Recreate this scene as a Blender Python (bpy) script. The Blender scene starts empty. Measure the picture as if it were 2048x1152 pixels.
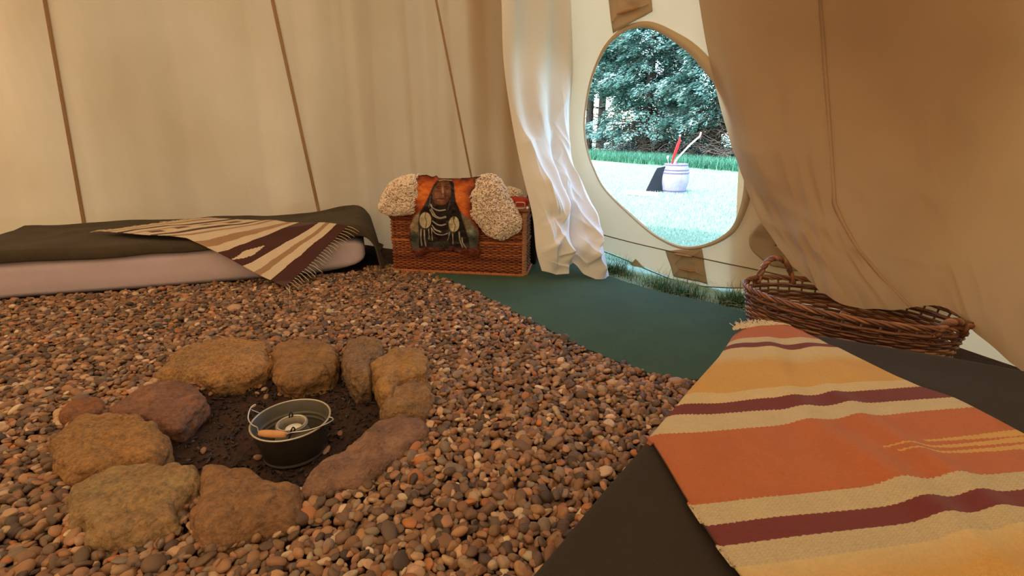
import bpy, math, random
import numpy as np
from mathutils import Vector

random.seed(7)
rng = np.random.default_rng(7)
S = bpy.context.scene
COL = S.collection

# ------------------------------------------------------------------ camera, light, exposure
FOC = 970.0                      # focal length in pixels of the 2048 x 1152 frame
PITCH = math.atan((576 - 256) / FOC)
cam_d = bpy.data.cameras.new('camera')
cam_d.sensor_width = 36.0
cam_d.lens = FOC / 2048 * 36
cam_d.clip_start = 0.02
cam_d.clip_end = 300
cam = bpy.data.objects.new('camera', cam_d)
cam.location = (0, 0, 1.0)
cam.rotation_euler = (math.pi / 2 - PITCH, 0, 0)
COL.objects.link(cam)
S.camera = cam

world = bpy.data.worlds.new('world')
S.world = world
world.use_nodes = True
wn = world.node_tree
wn.nodes.clear()
sky = wn.nodes.new('ShaderNodeTexSky')
sky.sky_type = 'NISHITA'
sky.sun_disc = False
sky.sun_elevation = math.radians(50)
sky.sun_rotation = math.radians(-110)
sky.air_density = 1.0
sky.dust_density = 0.6
bg = wn.nodes.new('ShaderNodeBackground')
bg.inputs['Strength'].default_value = 1.35
wo = wn.nodes.new('ShaderNodeOutputWorld')
wn.links.new(sky.outputs[0], bg.inputs[0])
wn.links.new(bg.outputs[0], wo.inputs[0])

sun_d = bpy.data.lights.new('sun', 'SUN')
sun_d.energy = 6.0
sun_d.angle = math.radians(1.2)
sun_d.color = (1.0, 0.95, 0.88)
sun = bpy.data.objects.new('sun', sun_d)
SUNDIR = Vector((-0.50, -0.75, 1.10)).normalized()
sun.rotation_euler = SUNDIR.to_track_quat('Z', 'Y').to_euler()
sun.location = (-8, -5, 10)
COL.objects.link(sun)

S.view_settings.view_transform = 'Standard'
S.view_settings.look = 'None'
S.view_settings.gamma = 1
S.view_settings.use_curve_mapping = False
S.view_settings.exposure = 0.05
S.cycles.use_denoising = True
S.cycles.max_bounces = 10
S.cycles.diffuse_bounces = 6
S.cycles.transmission_bounces = 8
S.cycles.transparent_max_bounces = 8
S.cycles.sample_clamp_indirect = 6

# ------------------------------------------------------------------ measuring helpers
CP, SP = math.cos(PITCH), math.sin(PITCH)
def rays(px, py):
    px = np.asarray(px, float); py = np.asarray(py, float)
    x = (px - 1024) / FOC; u = (576 - py) / FOC
    return np.stack([x + 0 * u, CP + u * SP, -SP + u * CP], -1)
CAM = np.array([0, 0, 1.0])
def onz(px, py, z=0.0):          # the point of a sight line at height z
    r = rays(px, py); k = (z - 1.0) / r[..., 2]
    return CAM + r * k[..., None]
def ony(px, py, Y):              # the point of a sight line at depth Y
    r = rays(px, py); k = np.asarray(Y) / r[..., 1]
    return CAM + r * k[..., None]
def onplane(px, py, P0, N):
    r = rays(px, py); N = np.asarray(N, float)
    k = ((np.asarray(P0) - CAM) @ N) / (r @ N)
    return CAM + r * k[..., None]
def cast(px, py, H, kmax=8.0, n=500):
    r = rays(px, py); sh = r.shape[:-1]; r = r.reshape(-1, 3)
    lo = np.zeros(len(r)); hi = np.full(len(r), kmax); done = np.zeros(len(r), bool)
    for i in range(1, n + 1):
        k = kmax * i / n
        P = CAM + r * k
        hit = (~done) & (P[:, 2] < H(P[:, 0], P[:, 1]))
        hi[hit] = k; lo[hit] = kmax * (i - 1) / n; done |= hit
    for _ in range(14):
        m = (lo + hi) / 2
        P = CAM + r * m[:, None]
        b = P[:, 2] < H(P[:, 0], P[:, 1])
        hi = np.where(b, m, hi); lo = np.where(b, lo, m)
    return (CAM + r * hi[:, None]).reshape(sh + (3,))

NT = rng.random((32, 32, 32))
def vnoise(P, s=1.0, o=0.0):     # smooth value noise, -1..1
    P = np.asarray(P, float) * s + o + 100.0
    i = np.floor(P).astype(int); f = P - i; f = f * f * (3 - 2 * f)
    out = 0
    for a in (0, 1):
        for b in (0, 1):
            for c in (0, 1):
                w = (f[..., 0] if a else 1 - f[..., 0]) * (f[..., 1] if b else 1 - f[..., 1]) * (f[..., 2] if c else 1 - f[..., 2])
                out = out + w * NT[(i[..., 0] + a) % 32, (i[..., 1] + b) % 32, (i[..., 2] + c) % 32]
    return out * 2 - 1
def fbm(P, s=1.0, o=0.0, n=4):
    return sum(vnoise(P, s * 2 ** k, o + 7.3 * k) * 0.5 ** k for k in range(n))

def inpoly(X, Y, poly):
    ins = np.zeros(np.shape(X), bool); n = len(poly)
    for i in range(n):
        x1, y1 = poly[i][0], poly[i][1]; x2, y2 = poly[(i + 1) % n][0], poly[(i + 1) % n][1]
        if y1 == y2: continue
        c = ((Y > min(y1, y2)) & (Y <= max(y1, y2))) & (X < (x2 - x1) * (Y - y1) / (y2 - y1) + x1)
        ins ^= c
    return ins
def segdist(X, Y, x1, y1, x2, y2):
    dx, dy = x2 - x1, y2 - y1; L = dx * dx + dy * dy + 1e-12
    t = np.clip(((X - x1) * dx + (Y - y1) * dy) / L, 0, 1)
    return np.hypot(X - x1 - t * dx, Y - y1 - t * dy)
def polydist(X, Y, poly):        # signed, positive inside
    d = np.full(np.shape(X), 1e9); n = len(poly)
    for i in range(n):
        d = np.minimum(d, segdist(X, Y, *poly[i][:2], *poly[(i + 1) % n][:2]))
    return np.where(inpoly(X, Y, poly), d, -d)

def catmull(P, n, closed=False):
    P = np.asarray(P, float); m = len(P)
    T = np.linspace(0, m if closed else m - 1, n, endpoint=not closed)
    i = np.minimum(np.floor(T).astype(int), (m if closed else m - 1) - 1); t = (T - i)
    if closed:
        g = lambda k: P[(i + k) % m]
    else:
        Q = np.concatenate([[2 * P[0] - P[1]], P, [2 * P[-1] - P[-2]]])
        g = lambda k: Q[i + k + 1]
    a, b, c, d = g(-1), g(0), g(1), g(2)
    t = t.reshape((-1,) + (1,) * (P.ndim - 1))
    return 0.5 * (2 * b + (c - a) * t + (2 * a - 5 * b + 4 * c - d) * t ** 2 + (3 * b - 3 * c + d - a) * t ** 3)
def crgrid(C, nr, nc):
    A = catmull(np.asarray(C, float), nr)
    return catmull(A.transpose(1, 0, 2), nc).transpose(1, 0, 2)
def polyline(knots, us):         # piecewise-linear through rows (u, a, b...)
    K = np.asarray(knots, float)
    return np.stack([np.interp(us, K[:, 0], K[:, j]) for j in range(1, K.shape[1])], -1)

# ------------------------------------------------------------------ mesh helpers
def tag(o, label=None, cat=None, group=None, kind=None):
    if label: o['label'] = label
    if cat: o['category'] = cat
    if group: o['group'] = group
    if kind: o['kind'] = kind
    return o
def mesh_np(name, V, F, colors=None, uv=None, smooth=True):
    V = np.asarray(V, np.float32); F = np.asarray(F, np.int32)
    me = bpy.data.meshes.new(name)
    k = F.shape[1]
    me.vertices.add(len(V)); me.vertices.foreach_set('co', V.ravel())
    me.loops.add(F.size); me.loops.foreach_set('vertex_index', F.ravel())
    me.polygons.add(len(F))
    me.polygons.foreach_set('loop_start', np.arange(0, F.size, k, dtype=np.int32))
    try: me.polygons.foreach_set('loop_total', np.full(len(F), k, np.int32))
    except Exception: pass
    if colors is not None:       # own colours of the thing's pattern: per face or per vertex, linear
        colors = np.asarray(colors, np.float32)
        if len(colors) == len(V) and len(V) != len(F):
            a = me.color_attributes.new('Col', 'FLOAT_COLOR', 'POINT')
            c = colors
        else:
            a = me.color_attributes.new('Col', 'FLOAT_COLOR', 'CORNER')
            c = np.repeat(colors, k, axis=0)
        a.data.foreach_set('color', np.concatenate([c, np.ones((len(c), 1), np.float32)], 1).ravel())
    if uv is not None:
        l = me.uv_layers.new(name='UVMap')
        l.data.foreach_set('uv', np.asarray(uv, np.float32)[F.ravel()].ravel())
    me.update(calc_edges=True)
    me.validate()
    me.polygons.foreach_set('use_smooth', np.full(len(me.polygons), smooth))
    return me
def link(name, me, mat=None, parent=None, loc=None):
    o = bpy.data.objects.new(name, me)
    COL.objects.link(o)
    if mat: me.materials.append(mat)
    if parent: o.parent = parent
    if loc is not None: o.location = loc
    return o
def empty(name, loc):
    o = bpy.data.objects.new(name, None); COL.objects.link(o)
    o.empty_display_size = 0.05
    o.location = loc
    return o
def gridfaces(nr, nc, wrap=False):
    r = np.arange(nr - 1)[:, None]; c = np.arange(nc if wrap else nc - 1)[None]
    c2 = (c + 1) % nc
    a = r * nc + c; b = r * nc + c2; d = (r + 1) * nc + c2; e = (r + 1) * nc + c
    return np.stack([a, b, d, e], -1).reshape(-1, 4)
def griduv(nr, nc):
    v, u = np.meshgrid(np.linspace(0, 1, nr), np.linspace(0, 1, nc), indexing='ij')
    return np.stack([u, v], -1).reshape(-1, 2)
class MB:
    def __init__(s): s.V = []; s.F = []; s.C = []; s.n = 0
    def add(s, V, F, col=None):
        V = np.asarray(V, float).reshape(-1, 3); F = np.asarray(F, int)
        if F.shape[1] == 3: F = np.concatenate([F, F[:, 2:3]], 1)
        s.V.append(V); s.F.append(F + s.n); s.n += len(V)
        if col is not None: s.C.append(np.tile(np.asarray(col, float), (len(V), 1)))
        return s
    def tube(s, P, r, k=6, col=None, cap=True, up=(0.13, 0.21, 0.97)):
        P = np.asarray(P, float); n = len(P)
        T = np.gradient(P, axis=0); T /= np.linalg.norm(T, axis=1)[:, None] + 1e-12
        up = np.asarray(up, float)
        if abs(T @ up).mean() > 0.93: up = np.array([0.9, 0.1, 0.1])
        A = np.cross(T, up); A /= np.linalg.norm(A, axis=1)[:, None] + 1e-12
        B = np.cross(T, A)
        R = np.broadcast_to(np.asarray(r, float), (n,))
        a = np.linspace(0, 2 * np.pi, k, endpoint=False)
        V = P[:, None] + R[:, None, None] * (np.cos(a)[None, :, None] * A[:, None] + np.sin(a)[None, :, None] * B[:, None])
        V = V.reshape(-1, 3); F = gridfaces(n, k, True)
        if cap:
            V = np.concatenate([V, P[:1], P[-1:]]); m = n * k
            j = np.arange(k); j2 = (j + 1) % k
            F = np.concatenate([F, np.stack([j2, j, np.full(k, m), np.full(k, m)], 1),
                                np.stack([(n - 1) * k + j, (n - 1) * k + j2, np.full(k, m + 1), np.full(k, m + 1)], 1)])
        return s.add(V, F, col)
    def lathe(s, prof, k=48, c=(0, 0, 0), col=None):
        prof = np.asarray(prof, float); a = np.linspace(0, 2 * np.pi, k, endpoint=False)
        V = np.stack([prof[:, 0:1] * np.cos(a) + c[0], prof[:, 0:1] * np.sin(a) + c[1], np.repeat(prof[:, 1:2], k, 1) + c[2]], -1)
        return s.add(V, gridfaces(len(prof), k, True), col)
    def box(s, lo, hi, col=None):
        x, y, z = lo; X, Y, Z = hi
        return s.add([(x, y, z), (X, y, z), (X, Y, z), (x, Y, z), (x, y, Z), (X, y, Z), (X, Y, Z), (x, Y, Z)],
                     [(0, 3, 2, 1), (4, 5, 6, 7), (0, 1, 5, 4), (1, 2, 6, 5), (2, 3, 7, 6), (3, 0, 4, 7)], col)
    def build(s, name, mat, parent=None, smooth=True, off=(0, 0, 0)):
        V = np.concatenate(s.V) - np.asarray(off); F = np.concatenate(s.F)
        tri = F[:, 2] == F[:, 3]
        me = bpy.data.meshes.new(name)
        if tri.any():
            me = mesh_mixed(name, V, F, tri, np.concatenate(s.C) if s.C else None, smooth)
        else:
            me = mesh_np(name, V, F, colors=np.concatenate(s.C) if s.C else None, smooth=smooth)
        return link(name, me, mat, parent)
def mesh_mixed(name, V, F, tri, C, smooth):
    me = bpy.data.meshes.new(name)
    V = V.astype(np.float32)
    tot = np.where(tri, 3, 4).astype(np.int32); st = np.concatenate([[0], np.cumsum(tot)[:-1]]).astype(np.int32)
    mask = np.ones(F.shape, bool); mask[tri, 3] = False
    idx = F[mask].astype(np.int32)
    me.vertices.add(len(V)); me.vertices.foreach_set('co', V.ravel())
    me.loops.add(len(idx)); me.loops.foreach_set('vertex_index', idx)
    me.polygons.add(len(F)); me.polygons.foreach_set('loop_start', st)
    try: me.polygons.foreach_set('loop_total', tot)
    except Exception: pass
    if C is not None:
        a = me.color_attributes.new('Col', 'FLOAT_COLOR', 'POINT')
        a.data.foreach_set('color', np.concatenate([C, np.ones((len(C), 1))], 1).astype(np.float32).ravel())
    me.update(calc_edges=True); me.validate()
    me.polygons.foreach_set('use_smooth', np.full(len(me.polygons), smooth))
    return me
_ico = {}
def ico(sub):
    if sub in _ico: return _ico[sub]
    import bmesh
    bm = bmesh.new(); bmesh.ops.create_icosphere(bm, subdivisions=sub, radius=1)
    V = np.array([v.co[:] for v in bm.verts]); F = np.array([[v.index for v in f.verts] for f in bm.faces]); bm.free()
    _ico[sub] = (V, F); return _ico[sub]
def thicken(o, t, offset=0.0):
    m = o.modifiers.new('thickness', 'SOLIDIFY'); m.thickness = t; m.offset = offset
    return o

# ------------------------------------------------------------------ materials
def srgb(r, g, b):
    f = lambda c: (c / 255 / 12.92) if c / 255 <= 0.04045 else ((c / 255 + 0.055) / 1.055) ** 2.4
    return (f(r), f(g), f(b))
def newmat(name):
    m = bpy.data.materials.new(name); m.use_nodes = True
    n = m.node_tree; n.nodes.clear()
    return m, n, n.nodes.new('ShaderNodeOutputMaterial')
def principled(name, col=(0.5, 0.5, 0.5), rough=0.8, metal=0.0, attr=None, objcol=False, noise=None, bump=None, spec=0.3, coords='Object', voro=None, wave=None, sheen=0):
    # noise = (scale, other colour, amount); bump = (scale, strength, distance); all procedural
    m, n, out = newmat(name)
    L = n.links.new
    p = n.nodes.new('ShaderNodeBsdfPrincipled'); L(p.outputs[0], out.inputs[0])
    p.inputs['Roughness'].default_value = rough; p.inputs['Metallic'].default_value = metal
    p.inputs['Specular IOR Level'].default_value = spec
    if sheen: p.inputs['Sheen Weight'].default_value = sheen
    tc = n.nodes.new('ShaderNodeTexCoord')
    if attr:
        a = n.nodes.new('ShaderNodeAttribute'); a.attribute_name = attr; csock = a.outputs['Color']
    elif objcol:
        a = n.nodes.new('ShaderNodeObjectInfo'); csock = a.outputs['Color']
    else:
        a = n.nodes.new('ShaderNodeRGB'); a.outputs[0].default_value = (*col, 1); csock = a.outputs[0]
    for (sc, c2, amt) in (noise or ()):
        t = n.nodes.new('ShaderNodeTexNoise'); t.inputs['Scale'].default_value = sc; t.inputs['Detail'].default_value = 5
        t.inputs['Roughness'].default_value = 0.65
        L(tc.outputs[coords], t.inputs['Vector'])
        mr = n.nodes.new('ShaderNodeMapRange'); mr.inputs[1].default_value = 0.38; mr.inputs[2].default_value = 0.66
        mr.inputs[3].default_value = 0; mr.inputs[4].default_value = amt
        L(t.outputs['Fac'], mr.inputs[0])
        mx = n.nodes.new('ShaderNodeMix'); mx.data_type = 'RGBA'
        if len(c2) == 1:         # a one-value entry multiplies
            mx.blend_type = 'MULTIPLY'; mx.inputs[7].default_value = (c2[0], c2[0], c2[0], 1)
        else: mx.inputs[7].default_value = (*c2, 1)
        L(mr.outputs[0], mx.inputs[0]); L(csock, mx.inputs[6]); csock = mx.outputs[2]
    L(csock, p.inputs['Base Color'])
    nrm = None
    for (kind, sc, st, dist) in (bump or ()):
        if kind == 'noise':
            t = n.nodes.new('ShaderNodeTexNoise'); t.inputs['Scale'].default_value = sc; t.inputs['Detail'].default_value = 6; t.inputs['Roughness'].default_value = 0.6; o = t.outputs['Fac']
        elif kind == 'voro':
            t = n.nodes.new('ShaderNodeTexVoronoi'); t.inputs['Scale'].default_value = sc; o = t.outputs['Distance']
        else:
            t = n.nodes.new('ShaderNodeTexWave'); t.inputs['Scale'].default_value = sc; t.inputs['Distortion'].default_value = 1.0
            t.bands_direction = kind; o = t.outputs['Fac']
        L(tc.outputs['UV' if kind in 'XY' else coords], t.inputs['Vector'])
        b = n.nodes.new('ShaderNodeBump'); b.inputs['Strength'].default_value = st; b.inputs['Distance'].default_value = dist
        L(o, b.inputs['Height'])
        if nrm: L(nrm, b.inputs['Normal'])
        nrm = b.outputs[0]
    if nrm: L(nrm, p.inputs['Normal'])
    return m
def canvas_mat(name, dif, trans, mixf=0.5, bs=1.0):
    m, n, out = newmat(name); L = n.links.new
    d = n.nodes.new('ShaderNodeBsdfDiffuse'); t = n.nodes.new('ShaderNodeBsdfTranslucent')
    mx = n.nodes.new('ShaderNodeMixShader'); mx.inputs[0].default_value = mixf
    tc = n.nodes.new('ShaderNodeTexCoord')
    def tint(col, sock):
        nz = n.nodes.new('ShaderNodeTexNoise'); nz.inputs['Scale'].default_value = 1.1; nz.inputs['Detail'].default_value = 4
        L(tc.outputs['Object'], nz.inputs['Vector'])
        mr = n.nodes.new('ShaderNodeMapRange'); mr.inputs[1].default_value = .35; mr.inputs[2].default_value = .7
        L(nz.outputs['Fac'], mr.inputs[0])
        c = n.nodes.new('ShaderNodeMix'); c.data_type = 'RGBA'
        c.inputs[6].default_value = (*col, 1); c.inputs[7].default_value = (col[0] * .90, col[1] * .85, col[2] * .78, 1)
        L(mr.outputs[0], c.inputs[0]); L(c.outputs[2], sock)
    tint(dif, d.inputs[0]); tint(trans, t.inputs[0])
    nb = n.nodes.new('ShaderNodeTexNoise'); nb.inputs['Scale'].default_value = 3.5; nb.inputs['Detail'].default_value = 3
    mp = n.nodes.new('ShaderNodeMapping'); mp.inputs['Scale'].default_value = (1, 1, 0.35)
    L(tc.outputs['Object'], mp.inputs[0]); L(mp.outputs[0], nb.inputs['Vector'])
    b1 = n.nodes.new('ShaderNodeBump'); b1.inputs['Strength'].default_value = 0.35 * bs; b1.inputs['Distance'].default_value = 0.05
    L(nb.outputs['Fac'], b1.inputs['Height'])
    nf = n.nodes.new('ShaderNodeTexNoise'); nf.inputs['Scale'].default_value = 260
    L(tc.outputs['Object'], nf.inputs['Vector'])
    b2 = n.nodes.new('ShaderNodeBump'); b2.inputs['Strength'].default_value = 0.10; b2.inputs['Distance'].default_value = 0.003
    L(nf.outputs['Fac'], b2.inputs['Height']); L(b1.outputs[0], b2.inputs['Normal'])
    L(b2.outputs[0], d.inputs['Normal']); L(b2.outputs[0], t.inputs['Normal'])
    L(d.outputs[0], mx.inputs[1]); L(t.outputs[0], mx.inputs[2]); L(mx.outputs[0], out.inputs[0])
    return m
def leaf_mat(name, attr='Col'):
    m, n, out = newmat(name); L = n.links.new
    a = n.nodes.new('ShaderNodeAttribute'); a.attribute_name = attr
    d = n.nodes.new('ShaderNodeBsdfPrincipled'); d.inputs['Roughness'].default_value = .55
    d.inputs['Specular IOR Level'].default_value = .4
    t = n.nodes.new('ShaderNodeBsdfTranslucent'); mx = n.nodes.new('ShaderNodeMixShader'); mx.inputs[0].default_value = .3
    L(a.outputs['Color'], d.inputs['Base Color']); L(a.outputs['Color'], t.inputs[0])
    L(d.outputs[0], mx.inputs[1]); L(t.outputs[0], mx.inputs[2]); L(mx.outputs[0], out.inputs[0])
    return m

M = {}
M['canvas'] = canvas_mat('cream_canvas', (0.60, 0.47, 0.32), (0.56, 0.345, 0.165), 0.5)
M['canvas_left'] = canvas_mat('dimmed_cream_canvas', (0.47, 0.335, 0.205), (0.33, 0.170, 0.070), 0.5, 1.1)  # same cream canvas, darkened to dim the daylight glowing through the left wall
M['canvas_right'] = canvas_mat('sagging_cream_canvas', (0.58, 0.43, 0.29), (0.60, 0.40, 0.225), 0.5)
M['canvas_door'] = canvas_mat('door_canvas', (0.80, 0.73, 0.61), (0.60, 0.43, 0.25), 0.33, 0.4)
M['canvas_curtain'] = canvas_mat('curtain_canvas', (0.86, 0.85, 0.84), (0.60, 0.46, 0.24), 0.12, 0.3)
M['canvas_double'] = canvas_mat('doubled_canvas', (0.60, 0.46, 0.30), (0.34, 0.22, 0.10), 0.25, 0.5)
M['seam'] = canvas_mat('seam_tape', (0.66, 0.47, 0.29), (0.60, 0.35, 0.14), 0.5, 0.5)
M['soil'] = principled('brown_soil', (0.050, 0.023, 0.014), 0.95, noise=[(7, (0.014, 0.009, 0.007), 1.0), (60, (0.085, 0.042, 0.026), .5)], bump=[('noise', 30, .8, .02), ('noise', 140, .5, .006)])
M['lawn'] = principled('lawn_ground', (0.32, 0.46, 0.30), 0.95, noise=[(1.2, (0.42, 0.53, 0.35), .8), (30, (0.20, 0.34, 0.21), .7)], bump=[('noise', 60, .8, .03)])
M['pebbles'] = principled('pebble_mix', attr='Col', rough=0.55, noise=[(70, (0.62,), .55), (400, (0.8,), .4)], bump=[('noise', 120, .25, .003)], spec=.35)
M['pebble'] = principled('pebble_single', objcol=True, rough=0.5, noise=[(70, (0.62,), .55), (400, (0.8,), .4)], bump=[('noise', 120, .25, .003)], spec=.35)
M['grass'] = leaf_mat('grass_blades')
M['leaf'] = leaf_mat('conifer_needles')
M['bark'] = principled('bark', (0.09, 0.06, 0.045), 0.95, noise=[(12, (0.04, 0.03, 0.025), .8)], bump=[('noise', 30, .8, .03)])
M['twig'] = principled('dry_twig', (0.09, 0.065, 0.05), 0.9, noise=[(3, (0.26, 0.2, 0.16), .8)])
M['turf'] = principled('green_mat', (0.058, 0.122, 0.074), 0.95, noise=[(250, (0.020, 0.042, 0.030), .8), (3, (0.070, 0.138, 0.075), .5), (420, (0.11, 0.18, 0.13), .4)], bump=[('noise', 300, .9, .008)])
M['turf_fibre'] = leaf_mat('mat_fibres')
M['wool'] = principled('dark_olive_wool', (0.024, 0.0165, 0.011), 0.95, noise=[(600, (0.046, 0.032, 0.022), .5), (5, (0.023, 0.016, 0.011), .7)], bump=[('noise', 500, .4, .002), ('noise', 8, .3, .01)], sheen=.03)
M['wool_left'] = principled('olive_wool', (0.060, 0.042, 0.022), 0.95, noise=[(600, (0.08, 0.06, 0.036), .5), (5, (0.042, 0.029, 0.016), .7)], bump=[('noise', 400, .4, .002), ('noise', 6, .4, .015)], sheen=.03)
M['sheet'] = principled('lilac_sheet', (0.64, 0.52, 0.56), 0.85, noise=[(6, (0.57, 0.45, 0.48), .5)], bump=[('noise', 4, .3, .02)], sheen=.1)
M['rug'] = principled('woven_rug', attr='Col', rough=0.95, noise=[(160, (0.80,), .5), (12, (0.86,), .5)], bump=[('X', 150, .35, .002), ('Y', 70, .3, .002), ('noise', 300, .4, .002)], sheen=.1)
M['yarn'] = principled('cream_yarn', (0.62, 0.48, 0.30), 0.95)
M['wicker'] = principled('brown_wicker', attr='Col', rough=0.5, noise=[(40, (0.6,), .6)], bump=[('noise', 200, .3, .002)], spec=.45)
M['fleece'] = principled('fleece', (0.80, 0.62, 0.46), 0.95, noise=[(30, (0.62, 0.42, 0.28), .5)], bump=[('noise', 90, .6, .01)], sheen=.3)
M['curl'] = principled('fleece_curl', (0.86, 0.70, 0.56), 0.9, noise=[(60, (0.70, 0.52, 0.38), .5)], sheen=.3)
M['hide'] = principled('painted_leather', attr='Col', rough=0.5, noise=[(60, (0.80,), .4)], bump=[('noise', 60, .25, .004)], spec=.35)
M['leather'] = principled('brown_leather', (0.20, 0.075, 0.04), 0.5, bump=[('noise', 150, .3, .003)])
M['metal'] = principled('steel', (0.6, 0.56, 0.5), 0.35, metal=1.0)
M['bucket_in'] = principled('galvanised_steel', (0.20, 0.185, 0.155), 0.5, metal=.55, noise=[(14, (0.15, 0.13, 0.10), .8)], bump=[('noise', 50, .1, .003)])
M['bucket_out'] = principled('dark_steel', (0.060, 0.046, 0.034), 0.5, metal=.4, noise=[(14, (0.035, 0.026, 0.02), .8)])
M['rim'] = principled('rim_steel', (0.50, 0.44, 0.36), 0.4, metal=.7)
M['grip'] = principled('turned_wood', (0.62, 0.30, 0.13), 0.55, noise=[(25, (0.45, 0.2, 0.08), .6)], bump=[('noise', 80, .2, .002)])
M['jar'] = principled('grey_tin', (0.36, 0.31, 0.24), 0.45, metal=.35, noise=[(18, (0.25, 0.2, 0.15), .7)])
M['wax'] = principled('white_wax', (0.8, 0.76, 0.68), 0.45)
M['iron'] = principled('black_wire', (0.015, 0.013, 0.012), 0.5)
M['toggle'] = principled('wooden_toggle', (0.36, 0.17, 0.055), 0.5, noise=[(40, (0.25, 0.1, 0.03), .6)])
M['cord'] = principled('brown_cord', (0.13, 0.075, 0.035), 0.9)
M['black'] = principled('black_cloth', (0.012, 0.010, 0.012), 0.85, bump=[('noise', 12, .5, .02)])
M['red'] = principled('red_cloth', (0.42, 0.035, 0.018), 0.8, bump=[('noise', 20, .5, .01)])
M['barrel'] = principled('lilac_wood', (0.31, 0.29, 0.37), 0.8, noise=[(8, (0.20, 0.18, 0.26), .7), (50, (0.38, 0.35, 0.44), .4)], bump=[('noise', 30, .3, .01)])
M['hoop'] = principled('weathered_hoop', (0.16, 0.13, 0.24), 0.6)
M['board'] = principled('black_board', (0.012, 0.016, 0.022), 0.6)
M['bow_red'] = principled('red_lacquer', (0.62, 0.02, 0.02), 0.4)
M['bow_pink'] = principled('pink_tape', (0.72, 0.30, 0.30), 0.5)
M['bow_white'] = principled('pale_wood', (0.75, 0.66, 0.62), 0.5)
M['sand'] = principled('sawdust', (0.72, 0.52, 0.42), 0.95, noise=[(20, (0.5, 0.45, 0.3), .6)], bump=[('noise', 60, .6, .02)])
STONE_C = [((0.17, 0.115, 0.055), (0.34, 0.16, 0.055)), ((0.26, 0.13, 0.05), (0.19, 0.10, 0.04)), ((0.14, 0.09, 0.06), (0.22, 0.12, 0.055)),
           ((0.33, 0.18, 0.065), (0.25, 0.13, 0.05)), ((0.27, 0.15, 0.065), (0.18, 0.10, 0.05)), ((0.24, 0.13, 0.08), (0.15, 0.08, 0.055)),
           ((0.24, 0.125, 0.06), (0.17, 0.085, 0.04)), ((0.23, 0.165, 0.070), (0.25, 0.135, 0.065)), ((0.20, 0.115, 0.045), (0.28, 0.135, 0.05)),
           ((0.22, 0.105, 0.065), (0.15, 0.07, 0.045)), ((0.24, 0.095, 0.04), (0.16, 0.07, 0.035))]
def stone_mat(i):
    a, b = [tuple(x * 1.3 for x in c) for c in STONE_C[i]]
    return principled('rock_face', a, 0.92, noise=[(7, b, .95), (16, tuple(x * .42 for x in a), .75), (38, (0.06, 0.036, 0.022), .45), (90, tuple(min(1, x * 1.9) for x in b), .35)],
                      bump=[('noise', 14, .9, .035), ('noise', 60, .7, .007), ('voro', 30, .5, .010)])

# ------------------------------------------------------------------ ground, inside and outside
PIT = np.array([-0.80, 1.52]); PR = (0.50, 0.42)
def pit_r(x, y): return np.hypot((x - PIT[0]) / PR[0], (y - PIT[1]) / PR[1])
def groundH(x, y):
    r = pit_r(x, y)
    t = np.clip((1.12 - r) / 0.35, 0, 1); t = t * t * (3 - 2 * t)
    return -0.012 - 0.030 * t
def inner_rad(a):                # where lawn takes over from the tent floor, seen from (-0.6,1.4)
    d = np.degrees((a + np.pi) % (2 * np.pi) - np.pi)
    w = np.clip(1 - np.abs(d - 47) / 38, 0, 1)
    return 4.1 - 1.95 * np.minimum(1, w * 2.2)
FC = np.array([-0.6, 1.4])
na, nr = 240, 120
aa = np.linspace(0, 2 * np.pi, na, endpoint=False)
rr = np.linspace(0.0, 1.0, nr)
R = rr[:, None] * inner_rad(aa)[None]
X = FC[0] + R * np.cos(aa); Y = FC[1] + R * np.sin(aa)
P = np.stack([X, Y, groundH(X, Y)], -1)
P[..., 2] += 0.006 * fbm(P, 14) * (pit_r(X, Y) < 1.1)
o = link('floor', mesh_np('floor', P.reshape(-1, 3), gridfaces(nr, na, True)), M['soil']); tag(o, kind='structure')
rr = np.concatenate([np.linspace(0, 6, 30), np.linspace(7, 70, 24)])
R = inner_rad(aa)[None] + rr[:, None]
X = FC[0] + R * np.cos(aa); Y = FC[1] + R * np.sin(aa)
P = np.stack([X, Y, -0.02 + 0.02 * fbm(np.stack([X, Y, 0 * X], -1), .5) * np.clip(rr[:, None] / 3, 0, 1)], -1)
P[0, :, 2] = -0.02
o = link('lawn', mesh_np('lawn', P.reshape(-1, 3), gridfaces(len(rr), na, True)), M['lawn']); tag(o, kind='structure')

# ------------------------------------------------------------------ tent canvas
CEN = np.array([-0.4, 1.5])
# left liner: base line at floor level, leaning in towards the middle
baseL = np.array([(-2.6, -1.9), (-3.9, -0.6), (-4.55, 1.0), (-4.45, 2.6), (-3.72, 3.86), (-2.68, 4.20), (-1.62, 4.42), (-1.02, 4.16), (-0.42, 4.13), (0.20, 3.92)])
nc, nrw = 460, 120
B = catmull(baseL, nc); zz = np.linspace(-0.03, 2.75, nrw)
din = CEN - B; din /= np.linalg.norm(din, axis=1)[:, None]
u = np.linspace(0, 1, nc)
lean = np.where(zz[:, None] < .35, 0.02 * zz[:, None], 0.007 + (zz[:, None] - .35) * 0.24)
XY = B[None] + din[None] * lean[..., None]
Puv = np.stack([np.broadcast_to(u * 22, (nrw, nc)), np.broadcast_to(zz[:, None] * .9, (nrw, nc)), np.zeros((nrw, nc))], -1)
disp = 0.050 * vnoise(Puv * [1.0, .40, 1], 1.0) + 0.022 * vnoise(Puv * [2.3, .35, 1], 1.0, 5) + .018 * (1 - 2 * np.abs(vnoise(Puv * [1.3, .30, 1] + [0, 0, 3], 1.0, 2)))
disp += 0.026 * vnoise(Puv * [1.6, 2.2, 1], 1.0, 9) * np.clip(1.1 - zz[:, None], 0, 1)
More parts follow.
